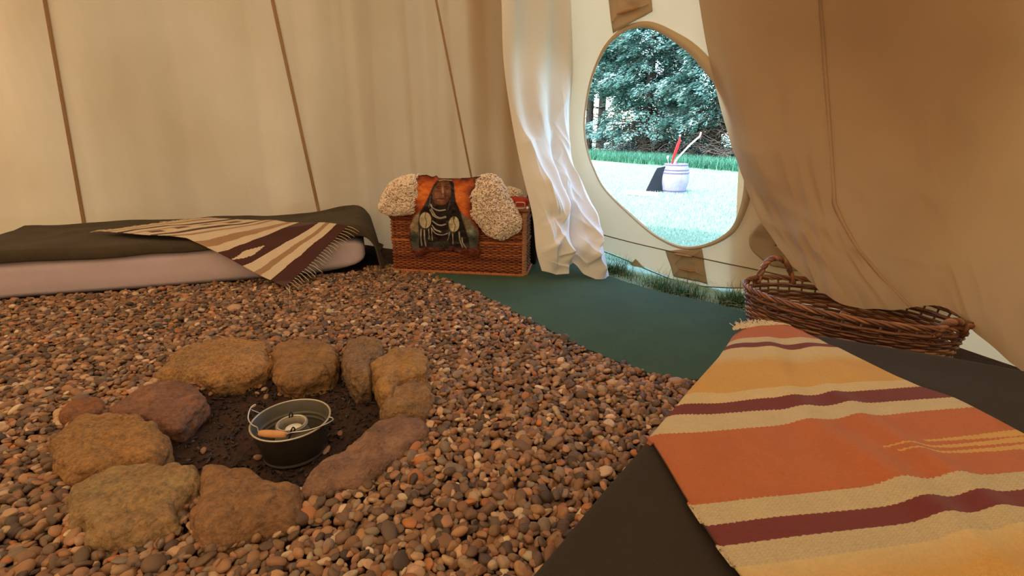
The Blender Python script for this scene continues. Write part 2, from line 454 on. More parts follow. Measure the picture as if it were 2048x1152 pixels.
# deeper hanging folds by the doorway
w = np.clip((u - 0.86) / .12, 0, 1)[None] * np.clip(zz[:, None] / 1.2, 0.15, 1)
disp += w * 0.035 * np.sin(u[None] * 150 + 1.5 * vnoise(Puv, .6))
disp *= np.clip((zz[:, None] - .05) / .3, 0.2, 1)
XY = XY + din[None] * disp[..., None]
P = np.concatenate([XY, np.broadcast_to(zz[:, None, None], (nrw, nc, 1))], -1)
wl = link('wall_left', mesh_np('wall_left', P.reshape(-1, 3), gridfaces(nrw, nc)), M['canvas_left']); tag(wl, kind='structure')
PL = P
# vertical seams of the left liner, a flat doubled tape lying on the cloth
def seam_strip(P, cols, name, parent, width=0.013, off=0.004, rows=None, mat='seam'):
    # P grid, cols = column position per row (float), tape slightly proud of the inside face
    n = P.shape[0]; rows = np.arange(n) if rows is None else rows
    A = []
    for r_, c_ in zip(rows, cols):
        i = int(c_); f = c_ - i
        p = P[r_, i] * (1 - f) + P[r_, min(i + 1, P.shape[1] - 1)] * f
        A.append(p)
    A = np.array(A)
    tocam = np.append(CEN, 1.0) - A; tocam[:, 2] = 0; tocam /= np.linalg.norm(tocam, axis=1)[:, None]
    T = np.gradient(A, axis=0); T /= np.linalg.norm(T, axis=1)[:, None]
    Sd = np.cross(T, tocam)
    prof = [(-1, 0), (-1, 1), (1, 1), (1, 0)]
    V = np.stack([A + Sd * width / 2 * a + tocam * (off * b - .001) for a, b in prof], 1)
    o = link(name, mesh_np(name, V.reshape(-1, 3), gridfaces(len(A), 4, True)), M[mat], parent)
    return o
def col_for(P, px0, py0, px1, py1):
    # column per row so that the seam runs between two measured sight points
    rel = P - CAM; zc = rel[..., 1] * CP - rel[..., 2] * SP
    sx = 1024 + FOC * rel[..., 0] / zc; sy = 576 - FOC * (rel[..., 1] * SP + rel[..., 2] * CP) / zc
    cols = []
    for r_ in range(P.shape[0]):
        tx = px0 + (px1 - px0) * (sy[r_] - py0) / (py1 - py0)
        ok = zc[r_] > 0.3
        d = np.where(ok, sx[r_] - tx, 1e9)
        sgn = np.where((d[:-1] < 0) & (d[1:] >= 0) & (d[1:] < 1e8))[0]
        if len(sgn) == 0: cols.append(cols[-1] if cols else 0); continue
        i = sgn[0]; cols.append(i + d[i] / (d[i] - d[i + 1]))
    return np.array(cols)
for q in [(90, 0, 168, 445), (545, 0, 638, 425), (880, 40, 942, 350)]:
    c = col_for(PL, *q); seam_strip(PL, c, 'seam', wl, 0.028 if q[0] < 800 else .016)

# front: outer canvas with the egg-shaped doorway
PA = np.array([0.80, 3.62, 0.0]); PB = np.array([1.58, 2.84, 0.0])
din2 = np.array([-.7071, -.7071, 0]); LEAN = 0.25
eu = (PB - PA) / np.linalg.norm(PB - PA); ev = np.array([0, 0, 1.0]) + din2 * LEAN
Nf = np.cross(eu, ev); Nf /= np.linalg.norm(Nf)
def front(px, py): return onplane(px, py, PA, Nf)
def f2(P):                       # plane coordinates (along, height)
    z = P[..., 2]; a = (P - PA - z[..., None] * (din2 * LEAN)) @ eu
    return np.stack([a, z], -1)
def f3(q): return PA + q[..., :1] * eu + q[..., 1:2] * ev
egg_px = [(1289, 54), (1313, 60), (1342, 77), (1379, 105), (1411, 142), (1436, 175), (1460, 224), (1476, 273), (1488, 326), (1490, 366), (1484, 407), (1469, 448), (1448, 470), (1415, 487), (1378, 494), (1346, 488), (1305, 466), (1260, 428), (1211, 379), (1189, 338), (1176, 301), (1170, 260), (1172, 220), (1181, 170), (1195, 130), (1215, 93), (1244, 66), (1265, 57)]
E2 = catmull(f2(front(*np.array(egg_px).T)), 168, closed=True)
ec = E2.mean(0)
bot_px = [(1100, 470), (1160, 488), (1205, 502), (1245, 517), (1300, 541), (1350, 560), (1400, 571), (1450, 575), (1500, 577), (1560, 590), (1640, 610)]
Bq = f2(front(*np.array(bot_px).T))
def bottomz(a): return np.interp(a, Bq[:, 0], Bq[:, 1])
ang = np.arctan2(E2[:, 1] - ec[1], E2[:, 0] - ec[0])
def outer_pt(q):                 # from egg centre through q out to the panel border
    d = q - ec; x0, x1, z1 = -1.05, 2.0, 2.75
    k = 1e9
    if d[0] > 0: k = min(k, (x1 - ec[0]) / d[0])
    if d[0] < 0: k = min(k, (x0 - ec[0]) / d[0])
    if d[1] > 0: k = min(k, (z1 - ec[1]) / d[1])
    if d[1] < 0:
        ks = np.linspace(0, 8, 1600); zz_ = ec[1] + ks * d[1]; bz = bottomz(ec[0] + ks * d[0])
        i = np.argmax(zz_ < bz); 
        if zz_[i] < bz[i]: k = min(k, ks[i])
    return ec + d * k
O2 = np.array([outer_pt(q) for q in E2])
nring = 46
G = np.array([[E2[j] * (1 - t) + O2[j] * t for j in range(len(E2))] for t in np.linspace(0, 1, nring) ** 1.3])
P3 = f3(G)
bul = 0.012 * vnoise(np.concatenate([G * [1.6, .9], 0 * G[..., :1]], -1), 1.0, 3) + 0.006 * vnoise(np.concatenate([G * [5, 2], 0 * G[..., :1]], -1), 1.0, 3)
P3 = P3 + Nf * bul[..., None]
wf = link('wall_front', mesh_np('wall_front', P3.reshape(-1, 3), gridfaces(nring, len(E2), True)), M['canvas_door']); tag(wf, kind='structure')
# binding round the doorway: broad on the top and right, narrow on the left
nI = len(E2); tpar = np.arange(nI) / nI
cosr = np.cos(ang - math.radians(25))
wid = 0.007 + 0.058 * np.clip(cosr * .5 + .55, 0, 1) ** 2.2
inn = E2; outv = (E2 - ec); outv /= np.linalg.norm(outv, axis=1)[:, None]
tocam = Nf if Nf @ (CAM - PA) > 0 else -Nf
rows = []
for a, b in ((0, 0), (0, .008), (1, .010), (1, .0)):
    rows.append(f3(inn + outv * (wid * a - .003)[:, None]) + tocam * (b + .002) + Nf * 0)
bd = link('doorway_binding', mesh_np('doorway_binding', np.array(rows).reshape(-1, 3), gridfaces(4, nI, True)), M['canvas_double'], wf)
# edge cord along the bottom hem and the tie cord across the door
cd = MB(); pts = front(*catmull(np.array([(1150, 451), (1205, 467), (1270, 484), (1340, 500), (1390, 511), (1450, 524), (1510, 536), (1600, 556)]), 50).T)
cd.tube(pts + tocam * .018, .0042, 6); cd.build('tie_cord', M['cord'], wf)
cd = MB(); cd.tube(front(*catmull(np.array(bot_px), 80).T) + tocam * .004, .004, 6); cd.build('hem_cord', M['cord'], wf)
def patch(pxpoly, name='reinforcing_patch', parent=wf, off=.012, n=14, bulge=.006, mat='canvas_double'):
    # four-sided patch: corners tl, tr, br, bl in sight points, gently puckered
    tl, tr, br, bl = [np.array(p, float) for p in pxpoly]
    v, u_ = np.meshgrid(np.linspace(0, 1, n), np.linspace(0, 1, n), indexing='ij')
    q = (tl * (1 - u_)[..., None] + tr * u_[..., None]) * (1 - v)[..., None] + (bl * (1 - u_)[..., None] + br * u_[..., None]) * v[..., None]
    p = front(q[..., 0], q[..., 1])
    pk = np.concatenate([q / 14, 0 * q[..., :1]], -1)
    p = p + tocam * (off + bulge * vnoise(pk))[..., None]
    o = link(name, mesh_np(name, p.reshape(-1, 3), gridfaces(n, n)), M[mat], parent); thicken(o, .003)
    return o
patch([(1332, 500), (1405, 496), (1417, 566), (1349, 552)])
patch([(1212, -50), (1300, -50), (1308, 22), (1228, 66)], bulge=.01)
patch([(1262, 527), (1272, 517), (1291, 534), (1270, 532)])
def toggle(p0, p1, r=.0085, off=.03):
    a, b = front(*np.array([p0, p1], float).T) + tocam * off
    t = np.linspace(0, 1, 9)[:, None]
    MB().tube(a * (1 - t) + b * t, r * np.array([.55, .85, 1, 1, .92, 1, 1, .85, .55]), 10).build('toggle', M['toggle'], wf)
toggle((1240, 27), (1283, 14)); toggle((1361, 533), (1394, 540)); toggle((1353, 504), (1388, 510))
for (a, b) in (((1240, 27), (1228, 45)), ((1283, 14), (1300, 8)), ((1378, 537), (1378, 566)), ((1394, 539), (1412, 548)), ((1361, 535), (1350, 548)), ((1366, 508), (1352, 526)), ((1385, 510), (1400, 500))):
    p, q = front(*np.array([a, b], float).T) + tocam * .022
    MB().tube(np.array([p, (p + q) / 2 + tocam * .004, q]), .003, 5).build('toggle_loop', M['canvas_double'], wf)
# hanging flap of doubled cloth right of the doorway
fl = catmull(np.array([(1540, 436), (1518, 445), (1505, 468), (1508, 492), (1528, 512), (1556, 526), (1600, 534), (1640, 520), (1640, 436)], float), 60, closed=True)
c0 = fl.mean(0); rings = [c0 * (1 - t) + fl * t for t in np.linspace(0.02, 1, 10)]
q = np.array(rings); p = front(q[..., 0], q[..., 1]) + tocam * (.05 + .012 * vnoise(np.concatenate([q / 25, 0 * q[..., :1]], -1)))[..., None]
o = link('canvas_tab', mesh_np('canvas_tab', p.reshape(-1, 3), gridfaces(10, 60, True)), M['canvas_double'], wf); thicken(o, .004)

# right liner: billows in over the basket, its lower edge lifted
# columns of (px, py, depth) from top to bottom
RC = [
 [(1378, -220, 2.55), (1388, -60, 2.72), (1412, 90, 2.84), (1445, 230, 2.86), (1480, 340, 2.80), (1519, 430, 2.66), (1576, 514, 2.42)],
 [(1430, -220, 2.45), (1438, -60, 2.60), (1458, 90, 2.72), (1492, 230, 2.72), (1528, 350, 2.62), (1574, 450, 2.48), (1624, 564, 2.22)],
 [(1520, -220, 2.32), (1525, -60, 2.46), (1545, 90, 2.58), (1570, 230, 2.56), (1600, 370, 2.44), (1640, 490, 2.28), (1690, 606, 2.04)],
 [(1630, -220, 2.22), (1635, -60, 2.36), (1648, 90, 2.45), (1662, 230, 2.42), (1672, 370, 2.32), (1705, 490, 2.18), (1780, 618, 1.98)],
 [(1760, -220, 2.10), (1765, -60, 2.22), (1775, 100, 2.30), (1785, 250, 2.28), (1800, 390, 2.18), (1830, 510, 2.06), (1885, 610, 1.90)],
 [(1880, -220, 1.98), (1885, -60, 2.08), (1890, 100, 2.14), (1898, 260, 2.12), (1912, 400, 2.02), (1930, 530, 1.90), (1955, 665, 1.72)],
 [(2040, -220, 1.80), (2040, -60, 1.88), (2045, 110, 1.92), (2050, 280, 1.88), (2058, 440, 1.78), (2065, 590, 1.62), (2075, 760, 1.40)],
 [(2240, -220, 1.55), (2240, -60, 1.60), (2245, 120, 1.62), (2250, 310, 1.58), (2260, 500, 1.46), (2270, 700, 1.28), (2290, 900, 1.10)],
]
C3 = np.array([[ony(*p) for p in col] for col in RC])
P = crgrid(C3.transpose(1, 0, 2), 150, 220)
v, u_ = np.meshgrid(np.linspace(0, 1, 150), np.linspace(0, 1, 220), indexing='ij')
q = np.stack([u_ * 7, v * 4, 0 * u_], -1)
dd = 0.020 * vnoise(q * [1, .6, 1]) + 0.016 * vnoise(q * [2.2, 1.6, 1], 1, 4) * np.clip(v * 1.5 - .2, 0, 1) + 0.010 * vnoise(q * [1.0, 3.8, 1], 1, 8) * np.clip(v - .45, 0, 1) * 2
rdg = lambda k_, sd_: 1 - 2 * np.abs(vnoise(q * k_, 1, sd_))
dd = dd + .020 * rdg([1.2, 1.4, 1], 21) * np.clip(v * 1.6 - .3, 0, 1) + .010 * rdg([2.6, 2.8, 1], 33) * np.clip(v * 2 - .9, 0, 1)
P = P + np.array([-.75, -.66, 0]) * dd[..., None]
wr = link('wall_right', mesh_np('wall_right', P.reshape(-1, 3), gridfaces(150, 220)), M['canvas_right']); tag(wr, kind='structure')
PRt = P
cfl = 220 * (3.0 / 7) * np.ones(150)
cols = col_for(PRt[::-1], 1640, 0, 1668, 400)[::-1]
rel = PRt - CAM
seam_strip(PRt, np.clip(np.where(np.arange(150) < 108, cols, np.interp(np.arange(150), [107, 149], [cols[107], cols[107] + 16])), 2, 217), 'seam', wr, 0.020)

# the rest of the tent shell: behind the basket, behind the camera, and up to the apex
baseR = np.array([(1.45, 3.02), (1.98, 2.48), (2.22, 1.98), (2.42, 1.5), (2.62, 0.9), (2.70, 0.0), (2.2, -1.0), (1.2, -1.9), (-0.2, -2.5), (-1.6, -2.5), (-2.75, -1.8)])
Bs = catmull(baseR, 200); zz = np.linspace(-0.03, 2.75, 50)
dn = CEN - Bs; dn /= np.linalg.norm(dn, axis=1)[:, None]
XY = Bs[None] + dn[None] * (zz[:, None] * .2)[..., None]
P = np.concatenate([XY, np.broadcast_to(zz[:, None, None], (50, 200, 1))], -1)
P[..., :2] += dn[None] * (0.02 * vnoise(P, 1.6))[..., None]
o = link('wall_back', mesh_np('wall_back', P.reshape(-1, 3), gridfaces(50, 200)), M['canvas']); tag(o, kind='structure')
ring = np.concatenate([baseL, [(0.5, 3.95), (1.0, 3.5)], baseR[:-1]])
rg = catmull(ring, 200, closed=True)
apex = np.array([-0.4, 1.4, 5.2]); top = []
for t in np.linspace(0, 1, 30):
    dn = CEN - rg; ln = np.linalg.norm(dn, axis=1)[:, None]; b0 = rg + dn / ln * .50
    top.append(np.concatenate([b0 * (1 - t) + apex[:2] * t, np.full((200, 1), 2.55 + (5.2 - 2.55) * t)], 1))
o = link('ceiling', mesh_np('ceiling', np.array(top).reshape(-1, 3), gridfaces(30, 200, True)), M['canvas']); tag(o, kind='structure')

# ------------------------------------------------------------------ gathered door curtain
rowsL = [(-120, 1006, 3.12), (0, 1010, 3.18), (120, 1014, 3.22), (240, 1030, 3.24), (330, 1047, 3.22), (430, 1070, 3.18), (500, 1078, 3.14), (542, 1090, 3.12)]
rowsR = [(-120, 1150, 3.38), (0, 1153, 3.46), (120, 1155, 3.52), (240, 1146, 3.54), (330, 1153, 3.52), (430, 1192, 3.42), (500, 1214, 3.28), (563, 1227, 3.20)]
nv, nu = 260, 200
tv = np.linspace(0, 1, nv)
RL = catmull(np.array(rowsL, float), nv); RR = catmull(np.array(rowsR, float), nv)
U = np.linspace(0, 1, nu)
px = RL[:, 1:2] * (1 - U) + RR[:, 1:2] * U; Yd = RL[:, 2:3] * (1 - U) + RR[:, 2:3] * U
py = RL[:, 0:1] * (1 - U) + RR[:, 0:1] * U
# scalloped lower edge: two lobes with a notch between
lobe = np.interp(U, [0, .18, .33, .45, .58, .8, .93, 1.0], [0, 4, -2, -26, -6, 6, 4, -8])
py = py + lobe * (tv[:, None] ** 6)
P = ony(px, py, Yd)
q = np.stack(np.broadcast_arrays(U[None] * 1.0, tv[:, None] * 1.0, 0.0), -1)
warp = vnoise(q * [2.0, 5, 1], 1, 3) * .12
pl = 0.022 * np.sin((U[None] + warp * .6) * 2 * np.pi * 2.2 + 1.0 + 1.4 * tv[:, None])
s1 = U[None] * 1.5 + tv[:, None] * 2.6 + warp; s2 = U[None] * 2.2 - tv[:, None] * 3.4 + warp
low = np.clip((tv[:, None] - .30) / .30, 0, 1)
rc = np.random.default_rng(31)
cr = 0.010 * (1 - np.abs(vnoise(q * [4, 9, 1], 1, 11))) * low
Ux, Vx = U[None] + warp * .5, tv[:, None] * 2.6 + warp * .5
def crease(u0, v0, u1, v1, w, A):          # a sharp fold: steep on one side, rolling off on the other
    v0 *= 2.6; v1 *= 2.6
    L_ = math.hypot(u1 - u0, v1 - v0); du, dv = (u1 - u0) / L_, (v1 - v0) / L_
    t = ((Ux - u0) * du + (Vx - v0) * dv) / L_; s_ = (Ux - u0) * -dv + (Vx - v0) * du
    env = np.exp(-(np.clip(np.abs(t - .5) - .35, 0, None) / .2) ** 2)
    x = np.abs(s_) / w
    return 1.15 * A * env * low * np.where(s_ > 0, np.exp(-x), np.exp(-x * 3.2))
for args in [(.30, .30, .62, .42, .22, .05), (.95, .36, .60, .50, .20, .05), (.10, .42, .30, .70, .25, .06), (.72, .50, .95, .72, .2, .05), (.60, .60, .30, .74, .22, .06), (.55, .66, .80, .80, .16, .05),
             (.20, .74, .42, .92, .2, .06), (.92, .70, .70, .92, .2, .06), (.60, .82, .90, .96, .15, .04), (.08, .66, .16, .92, .2, .05), (.78, .28, .85, .52, .18, .04)]:
    cr = cr + crease(*args)
for _ in range(22):
    u0, v0 = rc.random(), rc.uniform(.42, .95); a_ = rc.uniform(0, 6.3); L0 = rc.uniform(.15, .35)
    cr = cr + crease(u0, v0, u0 + L0 * math.cos(a_), v0 + L0 * math.sin(a_) * .4, rc.uniform(.05, .12), rc.uniform(.010, .022))
gut = -0.07 * np.exp(-((U[None] - (.62 - .25 * np.clip(tv[:, None] - .45, 0, 1) * 1.6)) / .06) ** 2) * np.clip((tv[:, None] - .3) * 3, 0, 1)
edge = np.minimum(U[None], 1 - U[None]) * 6; edge = np.clip(edge, 0, 1)
rel = (pl + cr + gut) * (0.12 + .88 * edge) - 0.04 * (1 - edge) ** 2
nrm = np.array([.55, -.80, .2])
P = P + nrm * rel[..., None]
P[..., 2] = np.maximum(P[..., 2], 0.018)
cur = link('door_curtain', mesh_np('door_curtain', P.reshape(-1, 3), gridfaces(nv, nu)), M['canvas_curtain']); thicken(cur, .003)
tag(cur, 'pale crumpled canvas curtain hanging left of the doorway, trailing on the green mat', 'curtain')

# ------------------------------------------------------------------ beds
def rot(e1, e2, O, a, b, z): return np.stack([O[0] + e1[0] * a + e2[0] * b, O[1] + e1[1] * a + e2[1] * b, z + 0 * a], -1)
# left mattress
O1 = np.array([-1.03, 3.42]); e1 = np.array([-.953, -.304]); e2 = np.array([-.304, .953])
HT = .30
def superbox(L0, L1, W0, W1, Z0, Z1, n=40, p=5.0, ny=24, nz=24):
    th = np.linspace(0, 2 * np.pi, n * 4, endpoint=False); ph = np.linspace(-np.pi / 2, np.pi / 2, nz)
    sg = lambda c, e: np.sign(c) * np.abs(c) ** e
    X = sg(np.cos(ph)[:, None], .45) * sg(np.cos(th)[None], .10); Yy = sg(np.cos(ph)[:, None], .45) * sg(np.sin(th)[None], .10)
    Z = sg(np.sin(ph)[:, None], .55) + 0 * th[None]
    return (L0 + L1) / 2 + X * (L1 - L0) / 2, (W0 + W1) / 2 + Yy * (W1 - W0) / 2, (Z0 + Z1) / 2 + Z * (Z1 - Z0) / 2, n * 4, nz
a, b, z, n1, n2 = superbox(0.03, 2.45, 0.0, .93, -.03, HT - .012)
# the end by the chest is thinner and rises a little
P = rot(e1, e2, O1, a, b, 0) * [1, 1, 0]; P[..., 2] = z + .04 * np.clip(1 - a / .5, 0, 1) * (1 - z / .3)
P[..., 2] += 0.006 * vnoise(P, 5); 
fr = np.clip(1 - b / .12, 0, 1)
P[..., :2] -= e2 * (0.008 * fr * np.sin(z * 70 + vnoise(P, 1.5) * 1.2))[..., None]
mt = link('mattress', mesh_np('mattress', P.reshape(-1, 3), gridfaces(n2, n1, True)), M['sheet'])
tag(mt, 'long low mattress in a pale lilac sheet on the gravel along the left canvas wall', 'mattress')
# blanket over it: across the top, over the front lip and down round the end
nu, nv = 260, 90
U = np.linspace(-0.42, 2.45, nu)           # along e1, <0 hangs past the end
V_ = np.linspace(-0.045, .93, nv)          # across, <0 hangs over the front
Ug, Vg = np.meshgrid(U, V_)
def fold(s, r):                            # arclength s (inwards positive) to horizontal offset and drop
    a = np.clip((r - s) / r, 0, np.pi / 2)
    ho = np.where(s > r, s, r - r * np.sin(a)); dz = np.where(s > r, 0, r * (1 - np.cos(a)))
    ex = np.clip(r - np.pi / 2 * r - s, 0, None)
    return ho, dz + ex
ha, da = fold(Ug, .10); hb, db = fold(Vg, .05)
flare = np.clip(-Ug, 0, 1) * .30
q = np.stack([Ug, Vg, 0 * Ug], -1)
zz_ = HT + .004 - da - db + .006 * vnoise(q, 5) + .006 * (vnoise(q * [6, 3, 1], 1, 3)) - .02 * np.clip(Vg / .93 - .5, 0, 1)
zz_ += np.clip(1 - np.abs(Ug - .12) / .5, 0, 1) * .045
ha = ha - .035 - flare * (.6 + .2 * np.sin(Vg * 9)); hb = hb - .022 - .07 * np.clip(-Ug / .3, 0, 1) * (1 - Vg)
zz_ = np.maximum(zz_, .012)
P = rot(e1, e2, O1, ha, hb, 0) * [1, 1, 0]; P[..., 2] = zz_
# scalloped back edge tucked up against the canvas
P[..., 2] += np.clip((Vg - .80) / .13, 0, 1) * (.018 + .012 * vnoise(q * [5, 1, 1]))
bl = link('blanket', mesh_np('blanket', P.reshape(-1, 3), gridfaces(nv, nu)), M['wool_left']); thicken(bl, .008)
tag(bl, 'dark olive wool blanket spread over the left mattress and hanging over its right end', 'blanket')

# right bed the camera looks over: all one dark blanket
K = np.array([.885, 1.735]); g1 = np.array([-.62, -.785]); g1 /= np.linalg.norm(g1); g2 = np.array([.876, -.482])
g1p = np.array([g1[1], -g1[0]])            # normal to the long edge
if g1p @ g2 < 0: g1p = -g1p
na_, nb_ = 150, 110
Ag, Bg = np.meshgrid(np.linspace(-.42, 2.1, na_), np.linspace(-.42, 1.05, nb_))
ha, da = fold(Ag, .045); hb, db = fold(Bg, .045)
P = K + g1p * .012 + ha[..., None] * g1 + hb[..., None] * g2
q = np.stack([Ag, Bg, 0 * Ag], -1)
Z = np.maximum(HT - da - db + .004 * vnoise(q, 6), .008)
P = np.concatenate([P, Z[..., None]], -1)
rb = link('covered_bed', mesh_np('covered_bed', P.reshape(-1, 3), gridfaces(nb_, na_)), M['wool']); thicken(rb, .008, -1)
tag(rb, 'low bed under a dark brown wool blanket in the right foreground', 'bed')

# ------------------------------------------------------------------ rugs
CR = srgb(196, 174, 138); MAR = srgb(112, 44, 42); YEL = srgb(202, 154, 84); ORG = srgb(180, 98, 56); CR2 = srgb(205, 178, 132)
cf = lambda c, k=1.0: np.array(c) * k
def fringe(Pe, dirs, name, parent, length=.05, r=.0016, n=3, droop=.02, zfun=None):
    mb = MB()
    for p, d in zip(Pe, dirs):
        d = np.array(d) / np.linalg.norm(d)
        for k in range(n):
            j = rng.normal(0, .25, 3); j[2] *= .3; L_ = length * rng.uniform(.7, 1.2)
            t = np.linspace(0, 1, 7)[:, None]
            c = p + (d + j * .6 * t) * L_ * t + np.array([0, 0, -1]) * droop * t ** 2 + 0.004 * np.sin(t * 9 + rng.random() * 6) * np.array([d[1], -d[0], .3])
            if zfun is not None: c[:, 2] = np.maximum(c[:, 2], zfun(c[:, 0], c[:, 1]))
            mb.tube(c, r, 4)
    return mb.build(name, M['yarn'], parent)
# right rug. stripe boundaries: u, left edge, right edge (sight points on the bed top)
ST = [(0.000, 1479, 661, 1578, 650, ORG), (.060, 1473, 680, 1636, 679, CR), (.085, 1468, 690, 1655, 691, MAR), (.110, 1462, 700, 1674, 699, CR2),
      (.150, 1452, 716, 1700, 713, YEL), (.330, 1384, 790, 1810, 766, CR2), (.365, 1367, 812, 1837, 780, MAR), (.405, 1347, 832, 1901, 803, CR),
      (.450, 1312, 872, 1940, 822, ORG), (.640, 1380, 1014, 2187, 940, CR), (.690, 1407, 1056, 2236, 972, MAR), (.740, 1436, 1100, 2280, 999, CR),
      (.790, 1468, 1147, 2320, 1020, YEL), (1.00, 1580, 1310, 2480, 1110, YEL)]
KL = [(s[0], s[1] - (16 if s[0] < .46 else 3), s[2]) for s in ST]; KR = [(s[0], s[3], s[4]) for s in ST]
KL.append(KL.pop())
nu, nv = 640, 320
us = np.linspace(0, 1, nu); vs = np.linspace(-0.0, 1, nv)
Lp = polyline(KL, us); Rp = polyline(KR, us)
wob = lambda uu, vv: .0105 * vnoise(np.stack([vv * 3.2, uu * 1.5, 0 * uu], -1), 1, 2.3) + .0035 * vnoise(np.stack([vv * 8, uu * 6, 0 * uu], -1), 1, 6)
PX = Lp[:, None] * (1 - vs)[None, :, None] + Rp[:, None] * vs[None, :, None]
P = onz(PX[..., 0], PX[..., 1], HT + .006)
# hanging strip past the bed edge
uu, vv = np.meshgrid(us, vs, indexing='ij')
sdist = (P[..., :2] - K) @ g1p
RAD = .050
sd = sdist - .0
ho, dz = fold(sd + (np.pi / 2 - 1) * 0, RAD)
P[..., :2] += g1p * (ho - sd)[..., None]
fds = (0.018 * np.exp(-((vv - .42 - .15 * uu) / .05) ** 2) * np.clip(uu * 2.2 - .3, 0, 1) + .016 * np.exp(-((vv - .62 - .05 * uu) / .045) ** 2) * np.clip(1.4 - abs(uu - .62) * 3.2, 0, 1)
       + .009 * (1 + vnoise(np.stack([vv * 5, uu * 7, 0 * uu], -1), 1, 2)))
P[..., 2] += -dz + fds * np.clip(sd / .08, 0, 1)
# extra rows hanging down out of sight beyond the left edge where it reaches the bed side
down = []
for k in range(1, 10):
    e = P[:, 0].copy(); w_ = np.clip((.47 - us) / .03, 0, 1)
    e[:, :2] -= g1p * (.006 * k * w_)[:, None] * .4; e[:, 2] -= .011 * k * w_
    down.append(e)
Pd = np.concatenate([np.array(down[::-1]).transpose(1, 0, 2), P], 1)
nvd = nv + 9
F = gridfaces(nu, nvd)
fu = (F[:, 0] // nvd) / (nu - 1); fv = np.clip(((F[:, 0] % nvd) - 9) / (nv - 1), 0, 1)
bu = np.array([s[0] for s in ST]); cols = np.array([s[5] for s in ST])
w_ = fu + .0009 * np.sin(fv * 420) + .0035 * vnoise(np.stack([fv * 6, fu * 9, 0 * fu], -1))
Cc = cols[np.clip(np.searchsorted(bu, w_, 'right') - 1, 0, len(bu) - 1)].copy()
# yellow fades into cream near its upper edge
blend = lambda m, c, k: Cc.__setitem__(m, Cc[m] * (1 - k[:, None]) + np.array(c) * k[:, None])
m = (w_ > .150) & (w_ < .20); blend(m, CR2, 1 - (w_[m] - .15) / .05)
m = (w_ > .790) & (w_ < .88); blend(m, CR2, (1 - (w_[m] - .79) / .09) * .9)
# stepped arrow motif in the orange band
def motif(x0, y0, x1, y1, hw):
    L_ = np.interp(fv, [x0, x1], [0, 1]); st = np.floor(L_ * 5) / 5
    yc = y0 + (y1 - y0) * L_
    return (fv > x0) & (fv < x1) & (np.abs(w_ - yc) < hw * (.35 + st))
Cm = motif(.58, .546, 1.0, .548, .0060) | motif(.60, .562, 1.0, .568, .0060) | motif(.72, .528, 1.0, .530, .0075)
Cc[Cm & (w_ > .46) & (w_ < .63)] = YEL
# bobbled cream bands
m = ((w_ > .64) & (w_ < .69)) | ((w_ > .74) & (w_ < .79)); tex = (.93 + .10 * np.sin(fv[m] * 520) * np.sin(w_[m] * 900)); Cc[m] *= tex[:, None]
uv = np.stack([np.tile(np.linspace(0, 1, nvd), nu), np.repeat(us, nvd) * 1.6], -1)
Pd = Pd.reshape(-1, 3)
hb_ = ((np.repeat(us, nvd) > .64) & (np.repeat(us, nvd) < .69)) | ((np.repeat(us, nvd) > .74) & (np.repeat(us, nvd) < .79))
Pd[:, 2] += hb_ * .0022 * np.abs(np.sin(np.repeat(us, nvd) * 420)) * (.6 + .4 * np.sin(np.tile(np.linspace(0, 1, nvd), nu) * 260))
rug = link('orange_striped_rug', mesh_np('orange_striped_rug', Pd, F, colors=Cc, uv=uv), M['rug']); thicken(rug, .004, 1)
tag(rug, 'rug striped orange, yellow, cream and maroon on the dark bed in the right foreground', 'rug')
Pe = P[2, ::7]; de = P[0, ::7] - P[14, ::7]
bedz = lambda x, y: np.where(((np.stack([x, y], -1) - K) @ g1p > -.02) & ((np.stack([x, y], -1) - K) @ np.array([-.482, -.876]) > 0), HT + .012, .05)
o = fringe(Pe, de, 'fringe', rug, .06, .0018, 2, .02, bedz)

# left rug, dark brown and cream, hanging over the front of the mattress
DB = srgb(78, 42, 34); CL = srgb(218, 196, 166); TN = srgb(170, 132, 98); LB = srgb(120, 78, 58)
def Hrug(x, y):
    d = np.stack([x - O1[0], y - O1[1]], -1)
    out_ = -(d @ e2)                          # in front of the bed
    al = d @ e1
    top_ = HT + .02 + np.clip(1 - np.abs(al - .12) / .5, 0, 1) * .045
    return np.maximum(np.where(out_ > -.02, top_ - (out_ + .02) * 1.05, top_), .03)
SL = [(0.00, 205, 469, 430, 441), (.30, 290, 475, 520, 447), (.52, 375, 485, 566, 449), (.68, 440, 515, 600, 451), (.80, 488, 540, 640, 453), (.90, 530, 562, 666, 455), (1.0, 572, 582, 698, 457)]
nu, nv = 420, 160
us = np.linspace(0, 1, nu); vs = np.linspace(0, 1, nv)
KLn = [(s[0], s[1], s[2]) for s in SL]; KRn = [(s[0], s[3], s[4]) for s in SL]
Lp = polyline(KLn, us); Rp = polyline(KRn, us)
PX = Lp[:, None] * (1 - vs)[None, :, None] + Rp[:, None] * vs[None, :, None]
P = cast(PX[..., 0], PX[..., 1], Hrug)
for _ in range(3):
    P[1:-1, 1:-1] = (P[1:-1, 1:-1] * 2 + P[:-2, 1:-1] + P[2:, 1:-1] + P[1:-1, :-2] + P[1:-1, 2:]) / 6
uu, vv = np.meshgrid(us, vs, indexing='ij')
P[..., 2] += .026 + .006 * vnoise(np.stack([uu * 7, vv * 5, 0 * uu], -1))
F = gridfaces(nu, nv); fu = (F[:, 0] // nv) / (nu - 1); fv = (F[:, 0] % nv) / (nv - 1)
w_ = fu + .004 * vnoise(np.stack([fv * 9, fu * 5, 0 * fu], -1))
